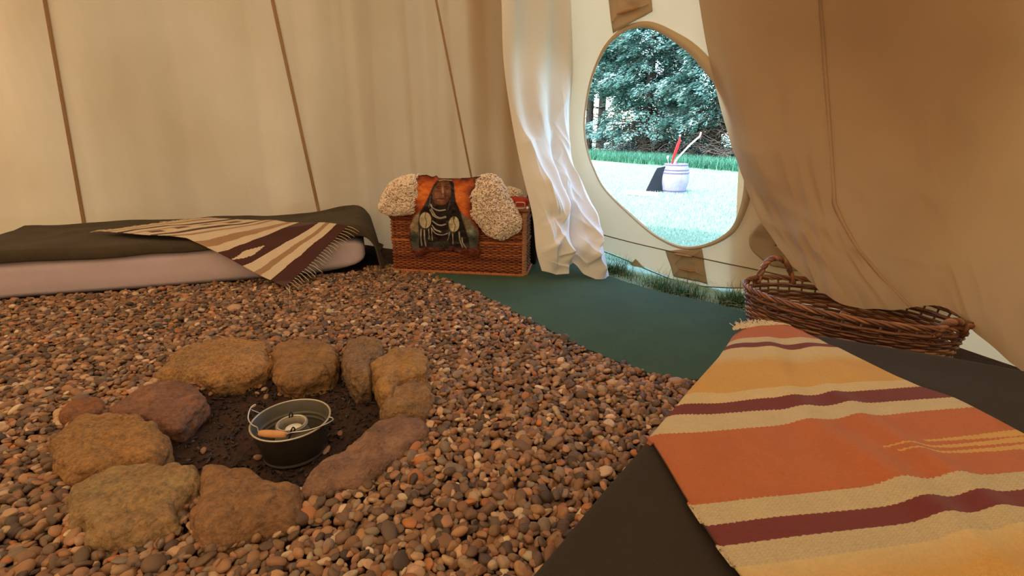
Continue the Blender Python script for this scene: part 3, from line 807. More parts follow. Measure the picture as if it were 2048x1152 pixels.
LB_ = [(0, CL), (.03, TN), (.06, CL), (.11, DB), (.15, CL), (.20, TN), (.235, DB), (.27, CL), (.33, DB), (.37, CL), (.42, TN), (.46, CL), (.56, TN), (.62, CL), (.675, DB), (.715, DB), (.80, CL), (.85, TN), (.88, CL), (.925, DB), (1.01, DB)]
bu = np.array([s[0] for s in LB_]); cols = np.array([s[1] for s in LB_])
Cc = cols[np.clip(np.searchsorted(bu, w_, 'right') - 1, 0, len(bu) - 1)].copy()
tri = lambda c, n_, hw: (np.abs(w_ - c) < hw * (1 - np.floor(np.abs(fv - .22) * n_) / n_ * 5.2)) & (np.abs(fv - .22) < .19)
Cc[((np.abs(w_ - .745 - .0 * fv) < (.022 * (1 - np.floor(np.abs(fv - .20) * 26) / 26 * 5.0))) & (fv < .4))] = CL
m = (w_ > .22) & (w_ < .27) & (np.floor(fv * 9) % 2 == 0); Cc[m] = CL
uv = np.stack([np.tile(vs, nu), np.repeat(us, nv) * 1.6], -1)
rug2 = link('brown_striped_rug', mesh_np('brown_striped_rug', P.reshape(-1, 3), F, colors=Cc, uv=uv), M['rug']); thicken(rug2, .004, 1)
tag(rug2, 'rug striped dark brown, tan and cream with white fringe hanging over the left mattress edge', 'rug')
zf = lambda x, y: np.maximum(Hrug(x, y) - .03, .02)
fringe(P[-1, ::6], P[-1, ::6] - P[-10, ::6], 'fringe', rug2, .065, .0022, 1, .03, zf)
fringe(P[0, ::6], P[0, ::6] - P[10, ::6], 'fringe', rug2, .07, .0022, 2, .01, Hrug)

# ------------------------------------------------------------------ green mat on the floor
mat_px = [(868, 549), (900, 561), (950, 585), (1000, 610), (1050, 637), (1100, 663), (1150, 689), (1200, 712), (1250, 732), (1300, 749), (1345, 759), (1385, 763), (1410, 757), (1440, 742), (1490, 705), (1560, 670),
          (1600, 650), (1540, 638), (1495, 628), (1440, 612), (1390, 600), (1330, 588), (1280, 574), (1235, 560), (1180, 540), (1130, 520), (1040, 505), (960, 505)]
mp = onz(*np.array(mat_px, float).T, 0.012)[:, :2]
mp = catmull(mp, 260, closed=True)
mp += .0035 * rng.normal(0, 1, mp.shape)
me = bpy.data.meshes.new('green_mat')
me.from_pydata([(p[0], p[1], .012) for p in mp], [], [list(range(260))]); me.update()
gm = link('green_mat', me, M['turf']); thicken(gm, .016, 0)
tag(gm, 'dark green artificial turf mat laid on the gravel from the chest to the doorway', 'mat')
lo, hi = mp.min(0), mp.max(0)
n = 60000; xy = rng.random((n, 2)) * (hi - lo) + lo; xy = xy[inpoly(xy[:, 0], xy[:, 1], mp)]
n = len(xy); an = rng.random(n) * 2 * np.pi; L_ = rng.uniform(.004, .010, n); wd = .0009
d = np.stack([np.cos(an), np.sin(an)], 1); b = np.concatenate([xy, np.full((n, 1), .0135)], 1)
sd_ = np.concatenate([-d[:, 1:], d[:, :1], np.zeros((n, 1))], 1) * wd
tip = b + np.concatenate([d * L_[:, None] * .9, (L_ * .7)[:, None]], 1)
V = np.stack([b - sd_, b + sd_, tip], 1).reshape(-1, 3); F = np.arange(3 * n).reshape(-1, 3)
pal = np.array([(.04, .09, .055), (.07, .13, .085), (.14, .21, .15), (.025, .06, .04)])[rng.integers(0, 4, n)]
o = link('mat_pile', mesh_np('mat_pile', V, F, colors=np.repeat(pal, 3, 0), smooth=False), M['turf_fibre'], gm); tag(o, kind='stuff')

# ------------------------------------------------------------------ fire-pit stones
CS = 2048 / 820
def cpx(l): return [(80 + x / CS, 660 + y / CS) for x, y in l]
STN = [
 ('long olive-brown rock at the back left of the fire ring', .085, [(580, 215), (640, 140), (800, 75), (960, 50), (1100, 62), (1160, 90), (1165, 160), (1100, 220), (900, 275), (800, 272), (720, 255), (600, 245)]),
 ('blocky tan rock at the back middle of the fire ring', .085, [(1168, 90), (1230, 68), (1400, 55), (1490, 90), (1505, 165), (1450, 230), (1280, 278), (1190, 262), (1165, 200)]),
 ('narrow grey-brown rock set upright between the blocky tan rock and the golden rock', .09, [(1512, 120), (1545, 60), (1620, 48), (1700, 70), (1725, 130), (1665, 200), (1650, 280), (1600, 305), (1540, 255), (1510, 180)]),
 ('golden-orange rock at the right back of the fire ring', .095, [(1650, 200), (1720, 130), (1800, 100), (1900, 110), (1952, 180), (1935, 255), (1800, 295), (1750, 380), (1690, 340), (1655, 270)]),
 ('rounded tan rock wedged between the golden rock and the long right-hand rock', .07, [(1710, 380), (1760, 310), (1860, 262), (1940, 280), (1958, 360), (1930, 435), (1830, 440), (1710, 452)]),
 ('long low brown rock running along the front right of the fire ring', .065, [(1305, 760), (1360, 700), (1550, 570), (1700, 460), (1790, 430), (1920, 450), (1930, 520), (1850, 600), (1750, 690), (1600, 790), (1480, 800), (1330, 830)]),
 ('broad reddish-brown rock at the front middle of the fire ring', .075, [(800, 690), (880, 670), (1000, 720), (1150, 760), (1310, 800), (1325, 900), (1280, 985), (1150, 1005), (960, 1065), (820, 1075), (745, 1040), (760, 920), (800, 840)]),
 ('large flat olive-topped rock at the front left of the fire ring', .085, [(118, 820), (250, 740), (400, 690), (600, 668), (800, 680), (812, 770), (785, 800), (715, 900), (700, 990), (560, 1045), (420, 1085), (250, 1070), (150, 1005), (125, 920)]),
 ('large rounded mossy brown rock at the left of the fire ring', .085, [(42, 600), (100, 510), (220, 440), (350, 428), (500, 460), (620, 500), (640, 585), (570, 672), (400, 690), (250, 752), (150, 762), (90, 700)]),
 ('flat pinkish rock at the upper left of the fire ring', .06, [(330, 405), (420, 340), (560, 282), (700, 260), (800, 300), (860, 370), (800, 420), (700, 500), (620, 505), (500, 462), (360, 430)]),
 ('small rusty orange rock behind the mossy rock at the far left of the fire ring', .055, [(110, 425), (180, 362), (300, 350), (337, 392), (300, 425), (160, 475)]),
]
stone_polys = []
for i, (lab, ht, pl_) in enumerate(STN):
    ht *= .82
    q = np.array(cpx(pl_), float)
    base = onz(q[:, 0], q[:, 1], ht * .45)[:, :2]
    base = base.mean(0) + (base - base.mean(0)) * .975
    dense = np.repeat(base, 1, 0)
    t = np.linspace(0, len(base), 140, endpoint=False); k = np.floor(t).astype(int); f = (t - k)[:, None]
    lin = base[k % len(base)] * (1 - f) + base[(k + 1) % len(base)] * f
    out_ = .6 * lin + .4 * catmull(base, 140, closed=True)
    c0 = out_.mean(0)
    stone_polys.append(out_)
    prof = [(.0, 1.0), (.25, 1.0), (.45, .98), (.62, .96), (.74, .93), (.83, .86), (.90, .74), (.955, .56), (.99, .36), (1.0, .15), (.99, -.2), (.95, -.7), (.9, -1.4)]
    tp = catmull(np.array(prof), 80)
    P = np.array([np.concatenate([c0 * (1 - a) + out_ * a, np.full((140, 1), h * ht)], 1) for a, h in tp])
    nrm_ = P - np.array([c0[0], c0[1], -.02]); nrm_ /= np.linalg.norm(nrm_, axis=-1)[..., None] + 1e-9
    dsp = .013 * fbm(P, 9, i * 3.1, 3) + .0055 * fbm(P, 38, i, 4) - .007 * np.abs(fbm(P, 22, i + 5, 3)) + .004
    facet = .018 * (np.abs(vnoise(P, 12, i * 1.7)) - .4)
    P = P + nrm_ * (dsp + facet)[..., None]
    P = P.reshape(-1, 3)
    loc = np.array([c0[0], c0[1], 0.0])
    nm = 'fire_ring_rock'
    o = link(nm, mesh_np(nm, P - loc, gridfaces(80, 140, True)), stone_mat(i), loc=loc)
    tag(o, lab, 'rock', 'rocks around the fire pit')

# ------------------------------------------------------------------ bucket in the pit
bc = onz(np.array(582.0), np.array(838.0), .085)[:2]; bz = -.038
bkt = empty('metal_bucket', (bc[0], bc[1], bz))
tag(bkt, 'round steel bucket with a wire handle standing in the fire pit', 'bucket')
Hb, rt, rbm = .123, .122, .098
prof_o = [(0, 0), (rbm, 0), (rbm + .003, .004), (rbm + .002, .010)] + [(rbm + (rt - rbm) * t, Hb * t) for t in np.linspace(.08, 1, 14)]
MB().lathe(prof_o, 72).build('body', M['bucket_out'], bkt)
pin = [(rt - .001, Hb)] + [(rbm + (rt - rbm) * t - .002 - (.003 * math.exp(-((t - .62) / .03) ** 2) + .003 * math.exp(-((t - .50) / .03) ** 2)), Hb * t) for t in np.linspace(.99, .05, 40)] + [(rbm - .004, .006), (0, .006)]
MB().lathe(pin, 72).build('inner_wall', M['bucket_in'], bkt)
a = np.linspace(0, 2 * np.pi, 73)
MB().tube(np.stack([rt * np.cos(a), rt * np.sin(a), Hb + 0 * a], 1), .0032, 8, cap=False).build('rim', M['rim'], bkt)
loc = np.array([bc[0], bc[1], bz])
zr = bz + Hb
def bp(x, y, z): return onz(np.array(460 + x / 5.762), np.array(760 + y / 5.762), z) - loc
ear1 = np.array([rt * math.cos(math.radians(155)) - .004, rt * math.sin(math.radians(155)), Hb - .018])
ear2 = np.array([rt * math.cos(math.radians(-12)) + .004, rt * math.sin(math.radians(-12)), Hb - .018])
for e in (ear1, ear2):
    d = e * [1, 1, 0] / np.linalg.norm(e[:2])
    t = np.linspace(0, 2 * np.pi, 13)
    side = np.array([-d[1], d[0], 0])
    MB().tube(e + np.outer(np.cos(t), side) * .009 + np.outer(np.sin(t), [0, 0, 1]) * .009, .0022, 6, cap=False).build('ear', M['iron'], bkt)
hz = zr + .006
wire = np.array([bp(285, 285, zr + .035), bp(240, 320, zr + .03), bp(212, 400, zr + .02), bp(215, 460, zr + .012), bp(255, 515, hz), bp(315, 548, hz), bp(340, 600, hz + .004)])
w2 = np.array([bp(650, 622, hz + .004), bp(720, 605, hz), bp(850, 588, hz), bp(980, 556, hz), bp(1100, 510, hz), bp(1180, 465, hz), bp(1182, 440, hz), bp(1140, 425, hz)])
hook = np.array([bp(285, 285, zr + .035), bp(290, 300, zr + .03), bp(240, 340, zr + .018), ear1])
hdl = MB().tube(catmull(np.concatenate([hook[::-1][:3], wire, bp(500, 640, hz + .004)[None], w2]), 160), .0021, 6).build('handle', M['metal'], bkt)
g0, g1_ = bp(338, 612, hz + .004), bp(645, 632, hz + .004)
t = np.linspace(0, 1, 15)[:, None]
MB().tube(g0 * (1 - t) + g1_ * t, .0105 * np.array([.75, .95, 1, 1.05, 1.1, 1.12, 1.14, 1.14, 1.14, 1.12, 1.08, 1.04, 1, .95, .8]), 16).build('grip', M['grip'], hdl)['label'] = 'turned wooden grip'
# squat candle holder inside
ch = empty('candle_holder', (bc[0] + .002, bc[1] - .004, bz + .0065))
tag(ch, 'squat grey metal candle holder with dark hooks sitting inside the bucket', 'candle holder')
pr = [(0, .001), (.080, .001), (.081, .012), (.074, .022), (.062, .042), (.052, .064), (.047, .080), (.046, .090), (.050, .096), (.050, .102), (.044, .104), (.040, .098), (.039, .08), (.041, .060), (0.0, .058)]
MB().lathe(pr, 56).build('holder_body', M['jar'], ch)
MB().lathe([(.046, .1035), (.048, .1060), (.045, .1070), (.0415, .1045)], 56).build('neck_ring', M['rim'], ch)
MB().lathe([(0, .0), (.027, .0), (.0275, .024), (.026, .030), (.0, .031)], 32, (.006, -.004, .058)).build('candle', M['wax'], ch)['label'] = 'white wax candle'
for sx, sy, dx, dy in ((-.022, .036, -.006, .004), (.022, -.050, -.020, -.03)):
    b_ = np.array([sx, sy, .094])
    pp = catmull(np.array([b_ + [dx, dy, -.035], b_ + [dx * .3, dy * .3, -.005], b_ + [0, 0, .018], b_ + [.006, .002, .026], b_ + [.011, .001, .018], b_ + [.006, 0, .010]]), 30)
    MB().tube(pp, .0024, 6).build('hook', M['iron'], ch)

# ------------------------------------------------------------------ pebbles
palette = np.array([srgb(150, 112, 84), srgb(172, 130, 98), srgb(122, 96, 78), srgb(98, 80, 70), srgb(146, 108, 82), srgb(184, 150, 122), srgb(208, 182, 156), srgb(176, 114, 72), srgb(116, 90, 74), srgb(142, 122, 108), srgb(84, 68, 60)])
pw = np.array([.16, .15, .13, .10, (.13), .10, .045, .035, .08, .085, .05]); pw /= pw.sum()
pname = ['tan', 'light tan', 'brown', 'dark grey-brown', 'reddish brown', 'pale beige', 'cream', 'orange', 'dull brown', 'grey', 'dark']
base_pts = []
sp = .0178
gx = np.arange(-4.1, 1.25, sp); gy = np.arange(.50, 4.05, sp)
GX, GY = np.meshgrid(gx, gy); GX = GX + (np.arange(len(gy)) % 2)[:, None] * sp / 2
xy = np.stack([GX.ravel(), GY.ravel()], 1); xy += rng.uniform(-.42, .42, xy.shape) * sp
x, y = xy[:, 0], xy[:, 1]
relz = y * CP - (0 - 1.0) * SP; sx = 1024 + FOC * x / relz; sy = 576 - FOC * (y * SP - CP) / relz
keep = (sx > -520) & (sx < 1560) & (sy < 1215) & (sy > 470)
keep &= ~((x > .0) & ((xy - K) @ g1p > -.02) & (y < 2.3))            # under the right bed
keep &= (pit_r(x, y) > 1.0)
dfront = ((xy - O1) @ e2); along = (xy - O1) @ e1
keep &= ~((dfront > -.035) & (along > .05)) & ~((dfront > .1) & (along > -.25))                          # under the left bed
inm = inpoly(x, y, mp); keep &= ~inm
chest_poly = [(-.86, 3.42), (.10, 3.27), (.2, 4.3), (-.8, 4.3)]
keep &= ~inpoly(x, y, chest_poly)
for sp_ in stone_polys:
    c0 = sp_.mean(0); keep &= ~inpoly(x, y, c0 + (sp_ - c0) * .86)
keep &= ~((x > .25) & (y > 2.9)) & ~((x > .9) & (y > 2.2))
xy = xy[keep]; n = len(xy)
sz = rng.lognormal(0, .26, n) * .0138; sz = np.clip(sz, .0075, .030)
big = rng.random(n) < .02; sz[big] *= 1.35
asp = np.stack([rng.uniform(.95, 1.35, n), rng.uniform(.68, 1.0, n), rng.uniform(.42, .75, n)], 1)
z = rng.uniform(-.010, .012, n) + .010
# pebbles heap a little against the ring and near the bed
ci = rng.choice(len(palette), n, p=pw)
col = palette[ci] * np.array([1.04, .99, .90]) * rng.uniform(.70, 1.2, (n, 1)) * (1 + rng.normal(0, .025, (n, 3)))
th = rng.random(n) * 2 * np.pi; ti = rng.normal(0, .38, (n, 2))
def rotm(th, ti):
    c, s = np.cos(th), np.sin(th); cx_, sx_ = np.cos(ti[:, 0]), np.sin(ti[:, 0]); cy_, sy_ = np.cos(ti[:, 1]), np.sin(ti[:, 1])
    z0 = 0 * c; o1 = z0 + 1
    Rz = np.stack([c, -s, z0, s, c, z0, z0, z0, o1], -1).reshape(-1, 3, 3)
    Rx = np.stack([o1, z0, z0, z0, cx_, -sx_, z0, sx_, cx_], -1).reshape(-1, 3, 3)
    Ry = np.stack([cy_, z0, sy_, z0, o1, z0, -sy_, z0, cy_], -1).reshape(-1, 3, 3)
    return Rx @ Ry @ Rz
RM = rotm(th, ti)
cen = np.concatenate([xy, z[:, None]], 1)
zc = cen[:, 1] * CP - (cen[:, 2] - 1) * SP
sx = 1024 + FOC * cen[:, 0] / zc; sy = 576 - FOC * (cen[:, 1] * SP + (cen[:, 2] - 1) * CP) / zc
vis = (sx > 4) & (sx < 2044) & (sy > 10) & (sy < 1146) & (z > .008) & ((xy - K) @ g1p < -.33)
score = np.where(vis, sz * asp[:, 0] / zc, 0)
idx300 = np.argsort(-score)[:300]
is300 = np.zeros(n, bool); is300[idx300] = True
def shape_variants(sub, k):
    V, F = ico(sub); out = []
    for i in range(k):
        W = V.copy()
        for _ in range(3):       # planed-off faces make them pebble-like
            d = rng.normal(0, 1, 3); d /= np.linalg.norm(d); cut = rng.uniform(.62, .9)
            h = W @ d; W = W - np.outer(np.clip(h - cut, 0, None) * .85, d)
        W = W * (1 + .10 * vnoise(V * 1.3, 1, 10 + i * 3.7)[:, None])
        out.append(W)
    return out, F
for sub, sel in ((3, (zc < 2.0) & ~is300), (2, (zc >= 2.0) & ~is300)):
    SVs, F0 = shape_variants(sub, 24)
    ids = np.where(sel)[0]; nvx = len(SVs[0])
    pick = rng.integers(0, 24, len(ids)); B_ = np.array(SVs)[pick]
    Vv = B_ * (sz[ids, None] * asp[ids])[:, None, :]
    Vv = np.einsum('nij,nkj->nki', RM[ids], Vv) + cen[ids, None]
    Ff = (F0[None] + (np.arange(len(ids)) * nvx)[:, None, None]).reshape(-1, 3)
    cc = np.repeat(np.clip(col[ids], 0, 1), nvx, 0)
    if sub == 3: VA, FA, CA = Vv.reshape(-1, 3), Ff, cc
    else: VB, FB, CB = Vv.reshape(-1, 3), Ff, cc
me = mesh_np('gravel', np.concatenate([VA, VB]), np.concatenate([FA, FB + len(VA)]), colors=np.concatenate([CA, CB]))
o = link('gravel', me, M['pebbles']); tag(o, 'bed of rounded brown, tan and grey pebbles covering the tent floor', 'gravel', kind='stuff')
SVs, F0 = shape_variants(3, 24)
pm = []
for W in SVs:
    me = mesh_np('pebble', W, F0); me.materials.append(M['pebble']); pm.append(me)
from mathutils import Matrix
gadj = {}
def mkpebble(c, R_, s3, cl, lab, group):
    o = bpy.data.objects.new('pebble', pm[rng.integers(0, 24)]); COL.objects.link(o)
    Mx = Matrix([[*(R_[i] * s3), c[i]] for i in range(3)] + [[0, 0, 0, 1]])
    o.matrix_world = Mx; o.color = (*np.clip(cl, 0, 1), 1)
    tag(o, lab, 'pebble', group)
for i in idx300:
    mkpebble(cen[i], RM[i], sz[i] * asp[i], col[i], 'smooth %s pebble in the gravel nearest the camera, in the foreground' % pname[ci[i]], '%s pebbles in the foreground gravel' % pname[ci[i]])
# the few that rolled into the pit
PP = [(515, 790), (521, 776), (529, 782), (508, 776), (533, 797), (665, 765), (674, 756), (656, 768), (726, 792), (517, 919), (408, 905), (655, 902), (652, 907), (680, 870), (423, 790), (560, 792), (430, 783)]
for (a, b) in PP:
    c = cast(np.array([a * 1.0]), np.array([b * 1.0]), groundH)[0]; c[2] += .008
    s = rng.uniform(.010, .014); k = rng.integers(0, 3)
    mkpebble(c, rotm(np.array([rng.random() * 6]), rng.normal(0, .3, (1, 2)))[0], s * np.array([1.25, .85, .65]), palette[[0, 1, 5][k]], 'loose %s pebble lying on the dark soil inside the fire pit' % ['tan', 'light tan', 'pale'][k], '%s pebbles inside the fire pit' % ['tan', 'light tan', 'pale'][k])
# charcoal crumbs and dry bits in the pit
V0, F0 = ico(1); Vs = []; Fs = []; Cs = []; k = 0
for i in range(1600):
    a = rng.random() * 2 * np.pi; r_ = math.sqrt(rng.random()) * .93
    x_, y_ = PIT[0] + PR[0] * r_ * math.cos(a), PIT[1] + PR[1] * r_ * math.sin(a)
    s = rng.uniform(.002, .0075) * np.array([rng.uniform(1, 2.2), .8, .6])
    W = (V0 * (1 + rng.normal(0, .2, (12, 1))) * s) @ rotm(np.array([a * 5]), rng.normal(0, .5, (1, 2)))[0].T + [x_, y_, float(groundH(np.array(x_), np.array(y_))) + .006]
    Vs.append(W); Fs.append(F0 + k); k += 12
    Cs.append(np.tile(np.array([(.012, .009, .008), (.03, .017, .012), (.055, .028, .018), (.018, .014, .014), (.09, .06, .045)][rng.choice(5, p=[.35, .3, .2, .12, .03])]), (12, 1)))
o = link('pit_debris', mesh_np('pit_debris', np.concatenate(Vs), np.concatenate(Fs), colors=np.concatenate(Cs), smooth=False), M['pebbles'])
tag(o, 'dark charcoal crumbs and clods of earth on the fire pit floor', 'charcoal', kind='stuff')

# ------------------------------------------------------------------ wicker hamper
hA = np.array([-.858, 3.385]); hB = np.array([.088, 3.235]); hx = hB - hA; HL = np.linalg.norm(hx); hx /= HL; hy = np.array([-hx[1], hx[0]])
HD, HH = .46, .495
ham = empty('wicker_hamper', (hA[0], hA[1], .014)); ham.rotation_euler = (0, 0, math.atan2(hx[1], hx[0]))
tag(ham, 'large brown rectangular wicker hamper standing between the left bed and the door curtain', 'basket')
WC = [srgb(170, 96, 54), srgb(148, 78, 44), srgb(188, 112, 66), srgb(130, 66, 38)]
def rpath(L_, D_, t):            # rectangle perimeter with rounded corners; t in metres
    r = .03; seg = [L_ - 2 * r, np.pi / 2 * r, D_ - 2 * r, np.pi / 2 * r] * 2; T = sum(seg); t = t % T
    xs = np.array([[r, 0], [L_ - r, r], [L_, r], [L_ - r, D_ - r], [L_ - r, D_], [r, D_ - r], [0, D_ - r], [r, r]])
    cum = np.concatenate([[0], np.cumsum(seg)])
    P = np.zeros(t.shape + (2,)); N = np.zeros_like(P)
    dirs = [(1, 0), (0, 1), (-1, 0), (0, -1)]; nr_ = [(0, -1), (1, 0), (0, 1), (-1, 0)]
    for i in range(8):
        m = (t >= cum[i]) & (t <= cum[i + 1]); s = t[m] - cum[i]
        if i % 2 == 0:
            d = np.array(dirs[i // 2]); P[m] = xs[i] + s[:, None] * d; N[m] = nr_[i // 2]
        else:
            a0 = -np.pi / 2 + (i // 2) * np.pi / 2; a_ = a0 + s / r
            c = [(L_ - r, r), (L_ - r, D_ - r), (r, D_ - r), (r, r)][i // 2]
            dd_ = np.stack([np.cos(a_), np.sin(a_)], -1); P[m] = np.array(c) + r * dd_; N[m] = dd_
    return P, N, T
def weave(mb, L_, D_, z0, z1, pitch, stake, off=(0, 0), amp=.0042, r=.0046, cl=WC, k=5, shrink=lambda z: 0):
    rows = int((z1 - z0) / pitch)
    _, _, T = rpath(L_, D_, np.array([0.0])); ns = int(round(T / stake)); ns += ns % 2 == 0
    n_ = ns * 4 + 1; tt = np.linspace(0, T * .99999, n_)
    P, N, _ = rpath(L_, D_, tt)
    for j in range(rows):
        ph = np.pi * j
        w = np.cos(tt / T * ns * np.pi + ph) * amp
        z = z0 + pitch * (j + .5) + .001 * np.sin(tt * 9 + j * 1.7)
        c = np.array(cl[rng.integers(0, len(cl))]) * rng.uniform(.85, 1.15)
        Q = np.concatenate([P + N * (w - shrink(z0 + pitch * j))[..., None] + off, z[:, None]], 1)
        mb.tube(Q, r * rng.uniform(.9, 1.1), k, col=c, cap=False)
    return ns, T
body = MB(); ns, T = weave(body, HL, HD, .02, .385, .0112, .030, amp=.0062, r=.0054)
tt = (np.arange(ns) + .5) / ns * T; P, N, _ = rpath(HL, HD, tt)
for p in P: body.tube(np.array([[p[0], p[1], .005], [p[0], p[1], .2], [p[0], p[1], .39]]), .0035, 5, col=WC[1])
body.build('body', M['wicker'], ham)
lin = MB(); lin.box((.012, .012, .01), (HL - .012, HD - .012, .03), col=srgb(60, 30, 18))
for (x0, x1, y0, y1) in ((.010, .016, .02, HD - .02), (HL - .016, HL - .010, .02, HD - .02), (.02, HL - .02, .010, .016), (.02, HL - .02, HD - .016, HD - .010)):
    lin.box((x0, y0, .02), (x1, y1, .44), col=srgb(52, 26, 16))
lin.build('inner_shell', M['wicker'], ham, smooth=False)
def braid(mb, z, r=.009, out_=.006, L_=None, D_=None, c=WC[0], strands=3):
    _, _, T = rpath(HL, HD, np.array([0.0])); t = np.linspace(0, T * .9999, 700); P, N, _ = rpath(HL, HD, t)
    for s in range(strands):
        ph = 2 * np.pi * s / strands; w = np.sin(t * 110 + ph); v_ = np.cos(t * 110 + ph)
        mb.tube(np.concatenate([P + N * (out_ + .0045 * w)[:, None] if isinstance(out_, np.ndarray) else P + N * (.004 + out_ + .0045 * w)[:, None], (z + .006 * v_)[:, None]], 1), r * .62, 5, col=np.array(c) * rng.uniform(.85, 1.15), cap=False)
bb = MB(); braid(bb, .012, c=WC[2]); bb.build('base_border', M['wicker'], ham)
bb = MB(); braid(bb, .235, .007, .003, c=WC[2]); bb.build('middle_band', M['wicker'], ham)
lid = MB(); weave(lid, HL, HD, .400, .468, .0112, .030, amp=.0062, r=.0054)
for j in range(44):              # woven top of the lid
    y0 = .012 + j * (HD - .024) / 43; xx = np.linspace(.01, HL - .01, 90)
    lid.tube(np.stack([xx, 0 * xx + y0, .470 + .004 * np.cos(xx * 140 + np.pi * j)], 1), .0052, 5, col=WC[rng.integers(0, 4)])
ld = lid.build('lid', M['wicker'], ham)
lb = MB(); braid(lb, .474, c=WC[2]); lb.build('lid_border', M['wicker'], ld)
lb = MB(); braid(lb, .392, .007, .003, c=WC[1]); lb.build('lid_edge', M['wicker'], ld)
# pale bindings up the right-hand corner
cb = MB()
for i in range(46):
    z = .02 + i * .0098; a_ = np.linspace(-2.2, .9, 7)
    cb.tube(np.stack([HL - .012 + .019 * np.cos(a_ * .9 + .1), .014 + .019 * np.sin(a_ * .9), z + 0 * a_], 1), .0042, 5, col=srgb(196, 140, 100))
cb.build('corner_binding', M['wicker'], ham)['label'] = 'paler wrapped corner binding'
# strap and buckle at the right end of the lid
st = MB()
for dy, zz0 in ((.0, .486), (.012, .500)):
    t = np.linspace(0, 1, 16); xs_ = HL - .20 + .225 * t; z_ = zz0 - .02 * t + .008 * np.sin(t * 6 + dy * 90)
    A_ = np.stack([xs_, -.012 + 0 * t + dy, z_], 1)
    V = np.concatenate([A_ + [0, 0, .012], A_ - [0, 0, .012], A_ - [0, -.004, .012], A_ + [0, .004, .012]]).reshape(4, 16, 3)
    st.add(V.reshape(-1, 3), np.concatenate([gridfaces(4, 16), np.stack([np.arange(15) + 48, np.arange(15) + 49, np.arange(1, 16), np.arange(15)], 1)]))
strap = st.build('strap', M['leather'], ham)
bk = MB(); t = np.linspace(0, 2 * np.pi, 33)
sq = lambda c: np.sign(c) * np.abs(c) ** .35
bk.tube(np.stack([HL - .030 + .030 * sq(np.cos(t)), -.022 + 0 * t, .500 + .020 * sq(np.sin(t))], 1), .003, 6, cap=False)
bk.build('buckle', M['metal'], strap)
MB().tube(np.array([[HL + .012, -.01, .478], [HL + .016, .0, .482], [HL + .018, .012, .480]]), .009, 8).build('toggle_peg', M['wax'], ham)

# black bag behind its right end, red cloth on the lid
def bag(cx_, cy_, sx_, sy_, h, name, mat, lab, cat, zb=.014, seed=0, rz=0.0, p=.35):
    th_ = np.linspace(0, 2 * np.pi, 64, endpoint=False); ph_ = np.linspace(-np.pi / 2, np.pi / 2, 40)
    sg = lambda c, e: np.sign(c) * np.abs(c) ** e
    X_ = sg(np.cos(ph_)[:, None], .4) * sg(np.cos(th_), p) * sx_; Y_ = sg(np.cos(ph_)[:, None], .4) * sg(np.sin(th_), p) * sy_; Z_ = (sg(np.sin(ph_)[:, None], .6) + 1 + 0 * th_) * h / 2
    P = np.stack([X_, Y_, Z_], -1); nn = P - [0, 0, h / 2]; nn /= np.linalg.norm(nn, axis=-1)[..., None] + 1e-9
    P = P + nn * (.25 * min(sx_, sy_) * fbm(P * [1, 1, .5], 1.1 / max(min(sx_, sy_), .03), seed, 3))[..., None] * .5
    P[..., 2] = np.maximum(P[..., 2], 0)
    c, s = math.cos(rz), math.sin(rz); P[..., 0], P[..., 1] = P[..., 0] * c - P[..., 1] * s, P[..., 0] * s + P[..., 1] * c
    o = link(name, mesh_np(name, P.reshape(-1, 3), gridfaces(40, 64, True)), M[mat], loc=(cx_, cy_, zb)); tag(o, lab, cat); return o
bag(.165, 3.62, .05, .14, .56, 'black_bag', 'black', 'black cloth bag standing in the gap between wicker hamper and door curtain', 'bag', seed=4, rz=-.2)
def hpt(a, b, z): return np.array([hA[0] + hx[0] * a + hy[0] * b, hA[1] + hx[1] * a + hy[1] * b, z])
p = hpt(HL - .085, .085, .50); bag(p[0], p[1], .10, .055, .065, 'red_cloth', 'red', 'folded red cloth lying on the right end of the hamper lid', 'cloth', zb=.488, seed=9, rz=-.16)

